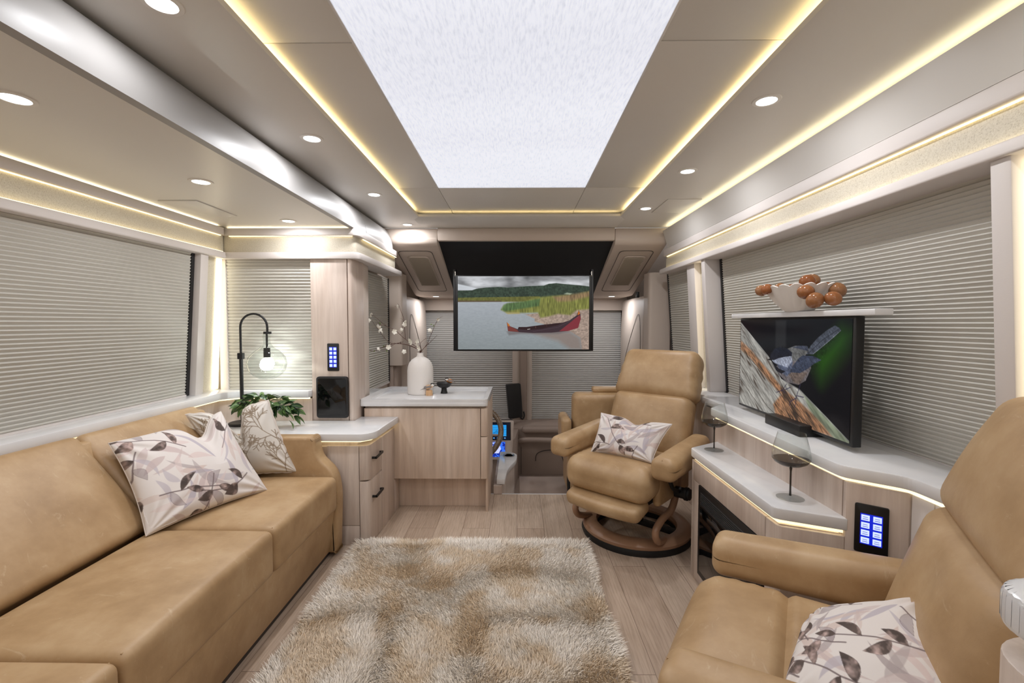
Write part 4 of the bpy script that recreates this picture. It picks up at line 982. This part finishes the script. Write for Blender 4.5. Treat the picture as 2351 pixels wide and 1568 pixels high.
# shell bowl with wooden beads
sb = empty('shell_bowl', (1.162, 1.895, 1.297), label='white fluted shell bowl on the lid above the small television', cat='bowl')
def shf(r, z, a, i):
    t = z/.09; k = 1+.07*(abs(math.sin(a*8.5))-.6)*min(1, t*1.6)
    ell = 1+.0*t; return r*k, z+(.008*abs(math.sin(a*8.5))*t*t)
pr = [(.001, 0), (.045, 0), (.060, .006), (.088, .03), (.118, .062), (.138, .09), (.134, .092), (.112, .062), (.08, .032), (.05, .012), (.001, .010)]
o = lathe('bowl', [(r, z) for r, z in pr], 'ceramic', sb, seg=153, fn=shf)
for v in o.data.vertices: v.co.x *= .80; v.co.y *= 1.22; v.co.z *= 1.08
M['bead'] = wood('polished_olive_wood', S(104, 64, 40), S(150, 102, 66), S(192, 150, 110), (14, 14, 40), .16)
mm = M['bead']; oi = N(mm, 'ShaderNodeObjectInfo'); pb = mm.node_tree.nodes['Principled BSDF']; src = pb.inputs['Base Color'].links[0].from_socket
rr2 = ramp(mm, oi.outputs['Random'], [(.0, (.55, .42, .34, 1)), (.35, (1, .72, .50, 1)), (.7, (1, 1, 1, 1)), (1, (1.0, .95, .85, 1))]); setcol(mm, mix(mm, src, rr2, 1.0, 'MULTIPLY'))
bead0 = None; k = 0
# image crop 1640..2030: positions (px, py, r px) of each bead
def px2(px, py, Y): return ((px-1187)/1045*Y, Y, EYE-(py-742)/1045*Y)
beads = [(1743, 668, 13.5, 1.97, 'far left'), (1755, 665, 13, 1.93, 'second from the left'), (1784, 663, 13, 1.92, 'low behind the left fold'), (1812, 664, 12, 1.90, 'half hidden behind the centre fold'),
         (1846, 648, 17, 1.83, 'pale one on top of the heap'), (1856, 646, 17, 1.88, 'dark one on top behind the pale one'), (1843, 671, 18, 1.76, 'hanging at the centre of the front'), (1864, 690, 19, 1.72, 'lowest and darkest at the front'),
         (1888, 664, 16, 1.84, 'brown one on the right rim'), (1914, 667, 19, 1.74, 'far right and largest'), (1905, 686, 18, 1.69, 'orange one at the lower right'), (1868, 663, 9, 1.88, 'small one tucked behind the middle')]
cord_pts = []
for (bx, by, rpx, Y, nm) in beads:
    x, y, z = px2(bx, by, Y); r = rpx/1045*Y
    if bead0 is None:
        vs = []; o = lathe('wooden_bead', [(.12, .90)]+[(math.sin(t), math.cos(t)) for t in [math.radians(a) for a in range(12, 169, 12)]]+[(.12, -.90)], 'bead', None, seg=28)
        bead0 = o
    else: o = bead0.copy(); COL.objects.link(o)
    o.location = (x, y, z); o.scale = (r, r, r*.9); o.rotation_euler = (random.uniform(-.8, .8), random.uniform(-.8, .8), random.uniform(0, 3))
    tag(o, 'polished wooden bead of the shell bowl, '+nm, 'bead', 'wooden beads strung over the shell bowl')
    cord_pts.append((x, y, z))
tag(tube('bead_cord', spline(cord_pts[:4]+[cord_pts[11], cord_pts[5], cord_pts[4], cord_pts[6], cord_pts[7], cord_pts[10], cord_pts[9], cord_pts[8]], 5), .002, 'twig', seg=6), 'thin cord threading the wooden beads over the shell bowl', 'cord')

# wine glasses
def wine(loc, label):
    e = empty('wine_glass', loc, label=label, cat='wine glass', group='smoky wine glasses on the lower ledge')
    lathe('foot', [(.0001, .0), (.044, .0), (.0445, .0012), (.01, .004), (.0042, .010), (.0001, .010)], 'glass', e, seg=40)
    lathe('stem', [(.0001, .0085), (.0038, .0085), (.0030, .03), (.0030, .095), (.0055, .112), (.0001, .112)], 'smokestem', e, seg=20)
    b_ = [(.0001, .110), (.012, .111), (.035, .118), (.052, .128), (.060, .140)]
    lathe('bowl_bottom', b_+[(.0588, .1402), (.051, .1295), (.034, .1195), (.0001, .1125)], 'smoke', e, seg=48)
    lathe('bowl_wall', [(.060, .1405), (.0605, .155), (.056, .185), (.048, .215), (.044, .232), (.0432, .232), (.0472, .215), (.0552, .185), (.0597, .155), (.0592, .1407), (.060, .1405)], 'glass', e, seg=48)
    return e
wine((.962, 2.21, .632), 'smoky wine glass at the far end of the lower ledge, near the recliner'); wine((.968, 1.60, .632), 'larger looking smoky wine glass in front of the fireplace end of the ledge')

# near corner counter, bottom right
nc = empty('galley_cabinet', (.80, .05, 0), label='round-cornered wood cabinet end at the right picture edge', cat='cabinet')
cpoly = rc([(-.370, .382), (.45, .382), (.45, -1.0), (-.370, -1.0)], [.07, 0, 0, 0], 10)
prism('body', cpoly, 'z', 0, .950, 'wood', nc, .002)
prism('quartz_counter_end', [0, 0] and rc([(.438, .432), (1.25, .432), (1.25, -.95), (.438, -.95)], [.05, 0, 0, 0], 10), 'z', .972, 1.010, 'quartz', bev=.008)
tag(bpy.data.objects['quartz_counter_end'], 'white quartz counter corner at the right picture edge', 'worktop')
tag(prism('led_strip', rc([(.495, .375), (1.2, .375), (1.2, .35), (.52, .35), (.52, -.9), (.495, -.9)], [.05, 0, 0, .03, 0, 0], 6), 'z', .952, .968, 'ledw'), 'warm LED line under the counter corner at the right picture edge', 'led strip')

# ------------------------------------------------------------------ decor on the front cabinet
ZT = .739
vz = empty('white_vase', (-.70, 3.28, ZT), label='tall white ceramic bottle vase holding blossom branches', cat='vase')
lathe('body', [(.0001, 0), (.086, 0), (.092, .006), (.093, .02), (.093, .165), (.090, .195), (.080, .225), (.062, .248), (.040, .262), (.026, .270), (.022, .282), (.0225, .297), (.019, .297), (.018, .280), (.0001, .270)], 'ceramic', vz, seg=56)
brs = empty('blossom_branches', (-.70, 3.28, ZT+.20), label='bare brown branches with white blossoms standing in the white vase', cat='flowers')
def wp(px, py, Y=3.28): x, y, z = px2(px, py, Y); return Vector((x+.70, y-3.28, z-ZT-.20))
base = Vector((0, 0, 0)); neck = Vector((0, 0, .09))
main = [([(965, 806), (945, 795), (928, 790), (905, 788)], .0055), ([(960, 800), (948, 792), (925, 775), (905, 757), (885, 748), (862, 728), (850, 722)], .0028),
        ([(930, 778), (928, 755), (925, 730), (918, 712), (915, 703)], .0022), ([(905, 788), (880, 797), (858, 805), (838, 803)], .0026),
        ([(925, 785), (905, 790), (885, 803), (862, 806)], .002), ([(900, 790), (885, 780), (872, 765), (850, 735)], .002),
        ([(968, 805), (980, 790), (990, 768), (1000, 745), (1006, 733)], .0026), ([(975, 797), (988, 785), (1003, 770)], .002), ([(966, 803), (963, 790), (975, 778), (985, 775)], .0018), ([(885, 748), (872, 745), (868, 738)], .0016)]
bl_pts = []
for i, (pl, r) in enumerate(main):
    off = (i % 3-1)*.03; pts = []
    n = len(pl)
    for j, (a, b_) in enumerate(pl): pts.append(wp(a, b_)+Vector((0, off*j/n, 0)))
    start = [base+Vector((random.uniform(-.006, .006), random.uniform(-.006, .006), 0)), neck+Vector((random.uniform(-.006, .006), 0, 0))] if i in (0, 1, 6, 8) else []
    sp = spline(start+pts, 6); tube('branch', sp, [r*(1-.55*k/len(sp)) for k in range(len(sp))], 'twig', brs, seg=7)
    for _ in range(3):
        p = random.choice(sp[len(sp)//3:]); q = p+Vector((random.uniform(-.04, .04), random.uniform(-.02, .02), random.uniform(-.01, .045)))
        tube('twig', [p, (p+q)/2+Vector((.004, 0, .004)), q], [r*.4, r*.35, r*.2], 'twig', brs, seg=5)
def blossom():
    bm = bmesh.new()
    for k in range(5):
        a = 2*math.pi*k/5; R3 = Matrix.Rotation(a, 3, 'Z')
        pts = [(0, 0, 0), (.0045, -.0045, .002), (.010, -.005, .005), (.013, 0, .007), (.010, .005, .005), (.0045, .0045, .002)]
        c_ = bm.verts.new(R3 @ Vector((.007, 0, .0012))); vv = [bm.verts.new(R3 @ Vector(p)) for p in pts]
        for j in range(6): bm.faces.new((c_, vv[j], vv[(j+1) % 6]))
    return bm
bms = [(915, 703), (929, 738), (930, 745), (850, 722), (846, 735), (871, 757), (879, 762), (905, 762), (921, 757), (945, 785), (957, 783), (960, 792), (963, 800), (891, 797), (870, 800), (928, 807), (988, 757), (1006, 733), (938, 783), (868, 752)]
b0 = None
for (a, b_) in bms:
    if b0 is None: o = frombm('blossom', blossom(), 'petal', brs); b0 = o
    else: o = b0.copy(); COL.objects.link(o); o.parent = brs
    o.location = wp(a, b_)+Vector((0, -.012, 0)); s = random.uniform(1.1, 1.8); o.scale = (s, s, s); o.rotation_euler = (math.radians(90)+random.uniform(-.7, .7), random.uniform(-.6, .6), random.uniform(0, 6))
M['bud'] = mat('green_bud', S(110, 140, 60), .6)
for (a, b_) in [(872, 742), (858, 806), (990, 745), (880, 795), (887, 806), (995, 748)]:
    o = lathe('bud', [(.0005, -.008), (.004, 0), (.003, .005), (.0005, .010)], 'bud', brs, seg=10); o.location = wp(a, b_)+Vector((0, -.004, 0)); o.rotation_euler = (random.uniform(-1, 1), random.uniform(-1, 1), 0)

def bird(name, loc, rz, label, back_c, belly_c, scale=1.0):
    """small painted bird facing local +x, body origin at the feet"""
    e = empty(name, loc, rz, label, 'bird figurine', 'painted wooden birds')
    e.scale = (scale,)*3
    def body(x, y, z, u, v, w_):
        t = (x+.030)/.060; k = .35+.65*math.sin(math.pi*min(1, max(0, t))**.75) if t < .999 else .4
        return (x, y*k, z*k+.010*t)
    rbox('body', (0, 0, .018), (.031, .0165, .0165), .016, belly_c, e, n=10, m=5, fn=body)
    def wing(x, y, z, u, v, w_): return (x, y*(1-.5*max(0, -u)), z-.010*(1-u)/2)
    rbox('wings', (-.010, 0, .0275), (.027, .0172, .009), .008, back_c, e, n=6, m=4, fn=wing)
    rbox('head', (.0235, 0, .0365), (.0125, .0115, .0115), .0112, 'birdwhite', e, n=4, m=5)
    rbox('cap', (.0225, 0, .0425), (.0125, .0095, .0068), .0065, 'black', e, n=4, m=4)
    rbox('bib', (.0315, 0, .0300), (.0055, .0055, .0045), .004, 'black', e, n=3, m=3)
    raw('beak', [(.034, -.002, .037), (.034, .002, .037), (.034, 0, .040), (.043, 0, .0365)], [(0, 1, 2), (0, 3, 1), (1, 3, 2), (2, 3, 0)], 'black', e, False)
    raw('tail', [(-.026, -.005, .013), (-.026, .005, .013), (-.060, .004, .001), (-.060, -.004, .001), (-.026, -.005, .017), (-.026, .005, .017), (-.060, .004, .003), (-.060, -.004, .003)], [(0, 1, 2, 3), (7, 6, 5, 4), (0, 4, 5, 1), (1, 5, 6, 2), (2, 6, 7, 3), (3, 7, 4, 0)], back_c, e, False)
    return e
M['birdwhite'] = mat('bird_white', S(230, 226, 220), .6); M['birdgrey'] = mat('bird_grey', S(135, 128, 124), .6); M['birdbuff'] = mat('bird_buff', S(205, 170, 135), .6); M['birdrust'] = mat('bird_rust', S(190, 125, 72), .6)
M['blockwood'] = wood('pine_block', S(205, 160, 115), S(222, 180, 136), S(232, 196, 156), (30, 30, 3), .5)
tag(lathe('wooden_block', [(.0001, 0), (.024, 0), (.0255, .004), (.0225, .036), (.020, .038), (.0001, .038)], 'blockwood', loc=(-.622, 3.20, ZT), seg=8), 'small faceted pine block under the grey bird', 'wooden block')
bird('bird_figurine', (-.622, 3.20, ZT+.038), .12, 'grey backed bird figurine standing on the pine block beside the vase', 'birdgrey', 'birdbuff', 1.0)
bw = empty('pedestal_bowl', (-.532, 3.30, ZT), label='small black footed bowl on the front cabinet', cat='bowl')
lathe('foot', [(.0001, 0), (.026, 0), (.024, .008), (.019, .03), (.020, .042), (.0001, .042)], 'black', bw, seg=28)
lathe('dish', [(.0001, .040), (.030, .042), (.047, .054), (.058, .078), (.0555, .078), (.045, .058), (.028, .048), (.0001, .046)], 'black', bw, seg=48, fn=lambda r, z, a, i: (r*(1+.02*math.cos(a*16)*(z > .05)), z))
bird('bird_figurine', (-.492, 3.29, ZT+.071), math.radians(215), 'rust bellied bird figurine perched on the black bowl rim', 'birdgrey', 'birdrust', .92)

# ------------------------------------------------------------------ lamp and plant on the end table
lm_ = empty('table_lamp', (-1.655, 2.705, .64), label='arched black metal table lamp with clear glass globe and glowing bulb', cat='lamp')
lathe('base', [(.0001, 0), (.075, 0), (.075, .012), (.07, .016), (.0001, .016)], 'black', lm_, seg=40)
tube('lower_pole', [(0, 0, .012), (0, 0, .42)], .0105, 'black', lm_, seg=16)
box('clamp', -.016, .016, -.013, .013, .395, .432, 'black', lm_, .003)
arc = [Vector((.0, 0, .43)), Vector((0, 0, .56))]+[Vector((.081-.081*math.cos(math.pi*k/16), 0, .585+.081*math.sin(math.pi*k/16))) for k in range(17)]+[Vector((.162, 0, .560))]
tube('arched_pole', arc, .0065, 'black', lm_, seg=14)
lathe('cap', [(.0001, .012), (.022, .012), (.023, .004), (.023, -.002), (.0001, -.002)], 'black', lm_, loc=(.162, 0, .548), seg=28)
gl = [(.020, .0), (.024, -.018), (.019, -.038), (.022, -.060), (.040, -.085), (.070, -.105), (.100, -.140), (.110, -.178), (.100, -.222), (.075, -.252), (.045, -.268), (.001, -.272)]
lathe('glass_globe', gl+[(max(.001, r-.0016), z+.0014) for r, z in gl[::-1]], 'glass', lm_, loc=(.157, 0, .548), seg=56)
tube('socket_stem', [(.158, 0, .55), (.158, 0, .46)], .006, 'black', lm_, seg=10)
lathe('socket', [(.0001, .0), (.018, 0), (.019, -.02), (.017, -.022), (.019, -.024), (.019, -.055), (.0001, -.055)], 'black', lm_, loc=(.157, 0, .462), seg=28)
M['filament'] = mat('glowing_filament', (1, 1, 1, 1), .5, emit=(.95, 1, .98, 1), es=9)
bm = bmesh.new(); rf = random.Random(3)
for k in range(20):
    a = rf.uniform(0, 6.28); inc = rf.uniform(-1.5, 1.5); ax = Matrix.Rotation(inc, 3, 'X') @ Matrix.Rotation(a, 3, 'Z'); r0 = rf.uniform(.022, .041)
    tube('x', [ax @ Vector((r0*math.cos(t), r0*math.sin(t), .004*math.sin(5*t+a)))+Vector((.157, 0, .365)) for t in [6.28*q/22 for q in range(22)]], .00085, None, bm=bm, seg=3, closed=True)
frombm('filament', bm, 'filament', lm_)
bl = bpy.data.lights.new('bulb', 'POINT'); bl.energy = 2.2; bl.color = (.95, 1, .97); bl.shadow_soft_size = .004
bo = bpy.data.objects.new('bulb', bl); COL.objects.link(bo); bo.parent = lm_; bo.location = (.157, 0, .365)

pl_ = empty('potted_plant', (-1.47, 2.62, .64), label='small plant with dark green striped leaves behind the pillows', cat='plant')
lathe('pot', [(.0001, 0), (.045, 0), (.058, .10), (.060, .115), (.054, .115), (.05, .10), (.0001, .095)], 'ceramic', pl_, seg=32)
def leafmesh(n_leaves, seed):
    r = random.Random(seed); V = []; F = []; Cc = []
    for k in range(n_leaves):
        t = r.random(); tx_ = r.uniform(-.185, .20); ty_ = r.uniform(-.07, .06); tz = .13+.085*r.random()*(1-abs(tx_)/.35)-.05*(abs(tx_)/.2)**2*r.random()
        if tx_ > .08: tz -= .045*r.random()
        base_ = Vector((tx_*.8, ty_*.8, tz-.005)); a = math.atan2(ty_-.01, tx_)+r.uniform(-1.1, 1.1); el = r.uniform(-.9, .7)
        L_ = r.uniform(.055, .080); W_ = L_*.42; d = Vector((math.cos(a)*math.cos(el), math.sin(a)*math.cos(el), math.sin(el)))
        side = d.cross(Vector((0, 0, 1))).normalized(); up = side.cross(d); roll = r.uniform(-1.1, 1.1); side, up = side*math.cos(roll)+up*math.sin(roll), up*math.cos(roll)-side*math.sin(roll)
        NI = 8
        for i in range(NI+1):
            s = i/NI; w_ = W_*math.sin(math.pi*s**.85)*(1 if i < NI else .0); arch = -.25*L_*s*s
            for j, q in enumerate((-1, -.72, -.6, -.16, 0, .16, .6, .72, 1)):
                V.append(base_+d*(L_*s)+side*(w_*.5*q)+up*(arch+abs(q)*w_*.16))
                dk = (.010, .040, .012); lt = (.16, .27, .08)
                cstripe = j in (2, 6) or j == 4 and False
                cc_ = lt if (j in (1, 2, 6, 7) and 1 < i < NI and k % 3 != 2) or (j == 4) else dk
                Cc.append((*cc_, 1))
        b0_ = k*(NI+1)*9
        for i in range(NI):
            for j in range(8): F.append((b0_+i*9+j, b0_+i*9+j+1, b0_+(i+1)*9+j+1, b0_+(i+1)*9+j))
    me = bpy.data.meshes.new('foliage'); me.from_pydata([tuple(v) for v in V], [], F); me.update()
    at = me.color_attributes.new('paint', 'FLOAT_COLOR', 'POINT'); at.data.foreach_set('color', np.array(Cc, np.float32).ravel())
    return me
meshobj('foliage', leafmesh(110, 5), 'leafg', pl_)
M['stem'] = mat('green_stem', S(60, 84, 44), .6)
bm = bmesh.new(); rs = random.Random(9)
for k in range(12):
    q = Vector((rs.uniform(-.16, .18), rs.uniform(-.05, .05), rs.uniform(.12, .19))); tube('x', spline([(0, 0, .09), (q.x*.4, q.y*.4, q.z+.01), q], 5), .002, None, bm=bm, seg=5)
frombm('stems', bm, 'stem', pl_)

# ------------------------------------------------------------------ shag rug
RX0, RX1, RY0, RY1 = -.885, .385, 1.10, 2.505
rg = empty('shag_rug', (-.25, 1.8, 0), label='cream and beige shag rug in the middle of the wood floor', cat='rug')
box('backing', RX0+.25+.015, RX1+.25-.015, RY0-1.8+.02, RY1-1.8-.015, 0, .012, 'rugback' if 'rugback' in M else 'trimcloth', rg, .003)
NB = 150000
bx = rng.uniform(RX0, RX1, NB); by = rng.uniform(RY0, RY1, NB); by = RY1-(RY1-by)
def vnoise(x, y, sc, seed):
    g_ = np.random.default_rng(seed).random((64, 64)); a = (x+5)*sc % 62; b_ = (y+5)*sc % 62; i = a.astype(int); j = b_.astype(int); fa = a-i; fb = b_-j; fa = fa*fa*(3-2*fa); fb = fb*fb*(3-2*fb)
    return (g_[j, i]*(1-fa)+g_[j, i+1]*fa)*(1-fb)+(g_[j+1, i]*(1-fa)+g_[j+1, i+1]*fa)*fb
patch = .52*vnoise(bx, by, 5.2, 1)+.30*vnoise(bx, by, 11, 2)+.18*vnoise(bx, by, 30, 3)
edge_d = np.minimum(np.minimum(bx-RX0, RX1-bx), RY1-by); patch = patch+.12*np.clip(1-edge_d/.12, 0, 1)-.0
tw = np.clip((patch-.45)/.20, 0, 1)[:, None]
tan_ = np.array([.88, .74, .57]); whi = np.array([1.0, .93, .84]); colb = (tan_*(1-tw)+whi*tw)*rng.uniform(.80, 1.12, (NB, 1))
lean_a = 2*math.pi*vnoise(bx, by, 3.0, 7)*1.5+rng.normal(0, .55, NB); ln = rng.uniform(.022, .036, NB)*(1+.12*tw[:, 0]); ll = rng.uniform(.35, .8, NB)
# the pile splays outward at the edges
ox = np.where(bx-RX0 < .04, -1.0, 0)+np.where(RX1-bx < .04, 1.0, 0); oy = np.where(RY1-by < .04, 1.0, 0)
dx = np.cos(lean_a)*ll*.6+ox*.5; dy = np.sin(lean_a)*ll*.6+oy*.5; wv_ = rng.uniform(0, 2*math.pi, NB); ww = rng.uniform(.0010, .0019, NB)
bz = np.full(NB, .010); sxv = np.cos(wv_)*ww; syv = np.sin(wv_)*ww
P0 = np.stack([bx-sxv, by-syv, bz], -1); P1 = np.stack([bx+sxv, by+syv, bz], -1)
mx = bx+dx*ln*.45; my = by+dy*ln*.45; mz = bz+ln*.72
P2 = np.stack([mx+sxv, my+syv, mz], -1); P3 = np.stack([mx-sxv, my-syv, mz], -1)
ex = bx+dx*ln*1.15; ey = by+dy*ln*1.15; ez = bz+ln*(1.02-.18*ll); P4 = np.stack([ex, ey, ez], -1)
V = np.stack([P0, P1, P2, P3, P4], 1).reshape(-1, 3)-np.array([-.25, 1.8, 0]); b5 = np.arange(NB)*5
loops = np.concatenate([np.stack([b5, b5+1, b5+2, b5+3], 1), np.stack([b5+3, b5+2, b5+4, b5+4], 1)[:, :3].repeat(1, 0) if False else np.zeros((0, 4), int)]).ravel()
tri = np.stack([b5+3, b5+2, b5+4], 1).ravel(); allv = np.concatenate([loops, tri]).astype(np.int32)
ls_ = np.concatenate([np.arange(NB)*4, NB*4+np.arange(NB)*3]).astype(np.int32)
me = bpy.data.meshes.new('pile'); me.vertices.add(len(V)); me.vertices.foreach_set('co', V.astype(np.float32).ravel()); me.loops.add(len(allv)); me.loops.foreach_set('vertex_index', allv)
me.polygons.add(2*NB); me.polygons.foreach_set('loop_start', ls_); me.update(calc_edges=True)
at = me.color_attributes.new('paint', 'FLOAT_COLOR', 'POINT'); cc = np.ones((NB, 5, 4), np.float32); cc[..., :3] = colb[:, None, :]
at.data.foreach_set('color', cc.ravel()); me.materials.append(M['pile']); po = bpy.data.objects.new('pile', me); COL.objects.link(po); po.parent = rg; po['kind'] = 'stuff'

# ------------------------------------------------------------------ cab: dash, console, wheel
da = empty('dashboard', (0, 5.3, -.55), label='moulded warm grey dashboard and entry side panel under the windshield', cat='dashboard')
prism('lower_panel', rc([(.05, 0), (.03, .35), (-.02, .58), (.05, .63), (.22, .64), (.22, 0)], [0, .05, .04, .03, 0, 0], 5), 'x', -.05, 1.25, 'grey', da, .004)
tube('grab_ledge', spline([(.02, -.05, .43), (.12, -.10, .455), (.35, -.11, .455), (.60, -.06, .43), (.70, -.02, .40)], 8), .030, 'grey', da, seg=16)
rbox('upper_ledge', (.40, -.02, .565), (.34, .07, .035), .03, 'grey', da, n=8)
tube('arch_seam', spline([(.22, -.0, .18), (.24, -.005, .27), (.36, -.008, .31), (.50, -.008, .29), (.56, -.005, .12)], 8), .005, 'greydark', da, seg=5)
tube('seam', [(.05, -.0, .35), (.05, .01, .02)], .003, 'greydark', da, seg=5)
prism('side_pod', rc([(-.75, -.85), (-.20, -.85), (-.02, -.45), (.02, .02), (-.75, .02)], [0, .05, .08, 0, 0], 6), 'z', 0, .56, 'grey', da, .01)
# instrument panel with two screens, faces the driver / camera
ip = empty('instrument_panel', (-.215, 4.42, .09), label='wood framed instrument panel with two blue lit screens by the steering wheel', cat='control panel')
ip.rotation_euler = (math.radians(-8), 0, 0)
prism('panel_frame', rc([(-.30, -.17), (.165, -.17), (.185, .205), (-.30, .205)], .02, 5), 'y', -.02, .03, 'wood', ip, .003)
M['inset'] = mat('panel_inset', S(100, 84, 70), .4)
def scr(nm, x0, x1, z0, z1, seed, kind):
    cvs = Cv(70, 56, (10, 14, 30)); r = random.Random(seed)
    if kind == 0:
        cvs.poly([(8, 8), (60, 8), (60, 44), (8, 44)], (40, 150, 225)); 
        for i in range(9): cvs.line([(r.uniform(10, 58), 42), (r.uniform(10, 58), r.uniform(12, 36))], .8, (15, 70, 120), .8)
        for i in range(4): cvs.line([(8+i*1, 18+i*7), (60, 14+i*8)], .7, (15, 70, 120), .7)
        for i in range(5): cvs.poly([(14+i*10, 48), (18+i*10, 48), (18+i*10, 52), (14+i*10, 52)], (90, 150, 210))
    else:
        cvs.a[:] = (20, 40, 150); cvs.put(cvs.ns(8, 8, 4, 3) > .52, (60, 120, 240), .9)
        cvs.poly([(22, 14), (50, 14), (54, 26), (46, 42), (26, 42), (18, 26)], (200, 205, 255)); cvs.poly([(18, 2), (54, 2), (54, 9), (18, 9)], (170, 190, 250), .9)
        for i in range(4): cvs.line([(20+i*9, 2), (20+i*9, 10)], 2, (20, 40, 150), .8)
    s = paint_grid(nm, cvs, lambda U, V: np.stack([x0+U*(x1-x0), np.full_like(U, -.0232), z1-V*(z1-z0)], -1), 'screen', ip)
box('screen_bezel', -.28, .155, -.0225, -.019, .015, .19, 'black', ip, .001)
scr('upper_screen', -.10, .145, .02, .185, 3, 0); scr('lower_screen', -.08, .10, -.145, .0, 4, 1)
# white console with cup holder
co_ = empty('driver_console', (-.09, 3.80, -.55), label='low white topped console with steel cup holder beside the driver', cat='console')
cpl = rc([(-.06, -.50), (.0, -.50), (.02, -.25), (.09, .0), (.09, .16), (.02, .22), (-.06, .22), (-.06, 0)], [0, .0, .08, .06, .05, .04, 0, 0], 8)
prism('top', cpl, 'z', .615, .655, 'quartz', co_, .005)
prism('body', [(p[0]-.02, p[1]-.02) for p in cpl], 'z', .0, .612, 'wood', co_, 0)
lathe('cup_holder', [(.0001, -.0), (.036, -.0), (.038, .002), (.044, .003), (.044, .0)], 'steel', co_, loc=(.02, .10, .657), seg=32)
lathe('cup_holder_rim', [(.040, .001), (.050, .001), (.050, .004), (.040, .004), (.040, .001)], 'steel', co_, loc=(.02, .10, .655), seg=32)
# steering wheel (wood grip)
M['gripwood'] = wood('dark_wood_grip', S(84, 70, 56), S(116, 98, 80), S(140, 120, 98), (20, 20, 20), .35)
sw = empty('steering_wheel', (-.39, 4.00, .27), label='wood grip steering wheel seen past the front cabinet edge', cat='steering wheel')
sw.rotation_euler = (math.radians(52), 0, math.radians(-14))
tube('rim', [(.255*math.cos(t), .255*math.sin(t), 0) for t in [2*math.pi*k/56 for k in range(56)]], .024, 'gripwood', sw, seg=14, closed=True)
lathe('hub', [(.0001, -.03), (.07, -.03), (.075, 0), (.06, .015), (.0001, .02)], 'grey', sw, seg=28)
for a in (0, 2.1, 4.2): tube('spoke', [(.06*math.cos(a), .06*math.sin(a), -.01), (.25*math.cos(a), .25*math.sin(a), 0)], .011, 'grey', sw, seg=8)
tube('steering_column', [(0, 0, -.03), (0, 0, -.35)], .04, 'grey', sw, seg=16)
# black hanging monitor box at the centre post
mb = empty('wall_monitor', (-.03, 5.30, .34), label='black upright box with hanging cable on the windshield centre post', cat='monitor')
mb.rotation_euler = (0, math.radians(-5), math.radians(18))
prism('case', rc([(-.085, -.20), (.08, -.20), (.085, .20), (-.085, .205)], .015, 4), 'y', -.03, .03, 'black', mb, .006)
tube('cable', spline([(.05, .03, -.19), (.09, .03, -.235), (.115, .03, -.20), (.115, .04, -.15)], 6), .010, 'black', mb, seg=8)
tube('bracket', [(.085, .03, .03), (.10, .06, .03), (.10, .16, .03)], .012, 'black', mb, seg=8)
# entry step
es_ = struct(box('floor_step', .02, .42, 3.30, 3.85, -.12, -.06, 'greystep' if 'greystep' in M else 'grey', bev=.004))
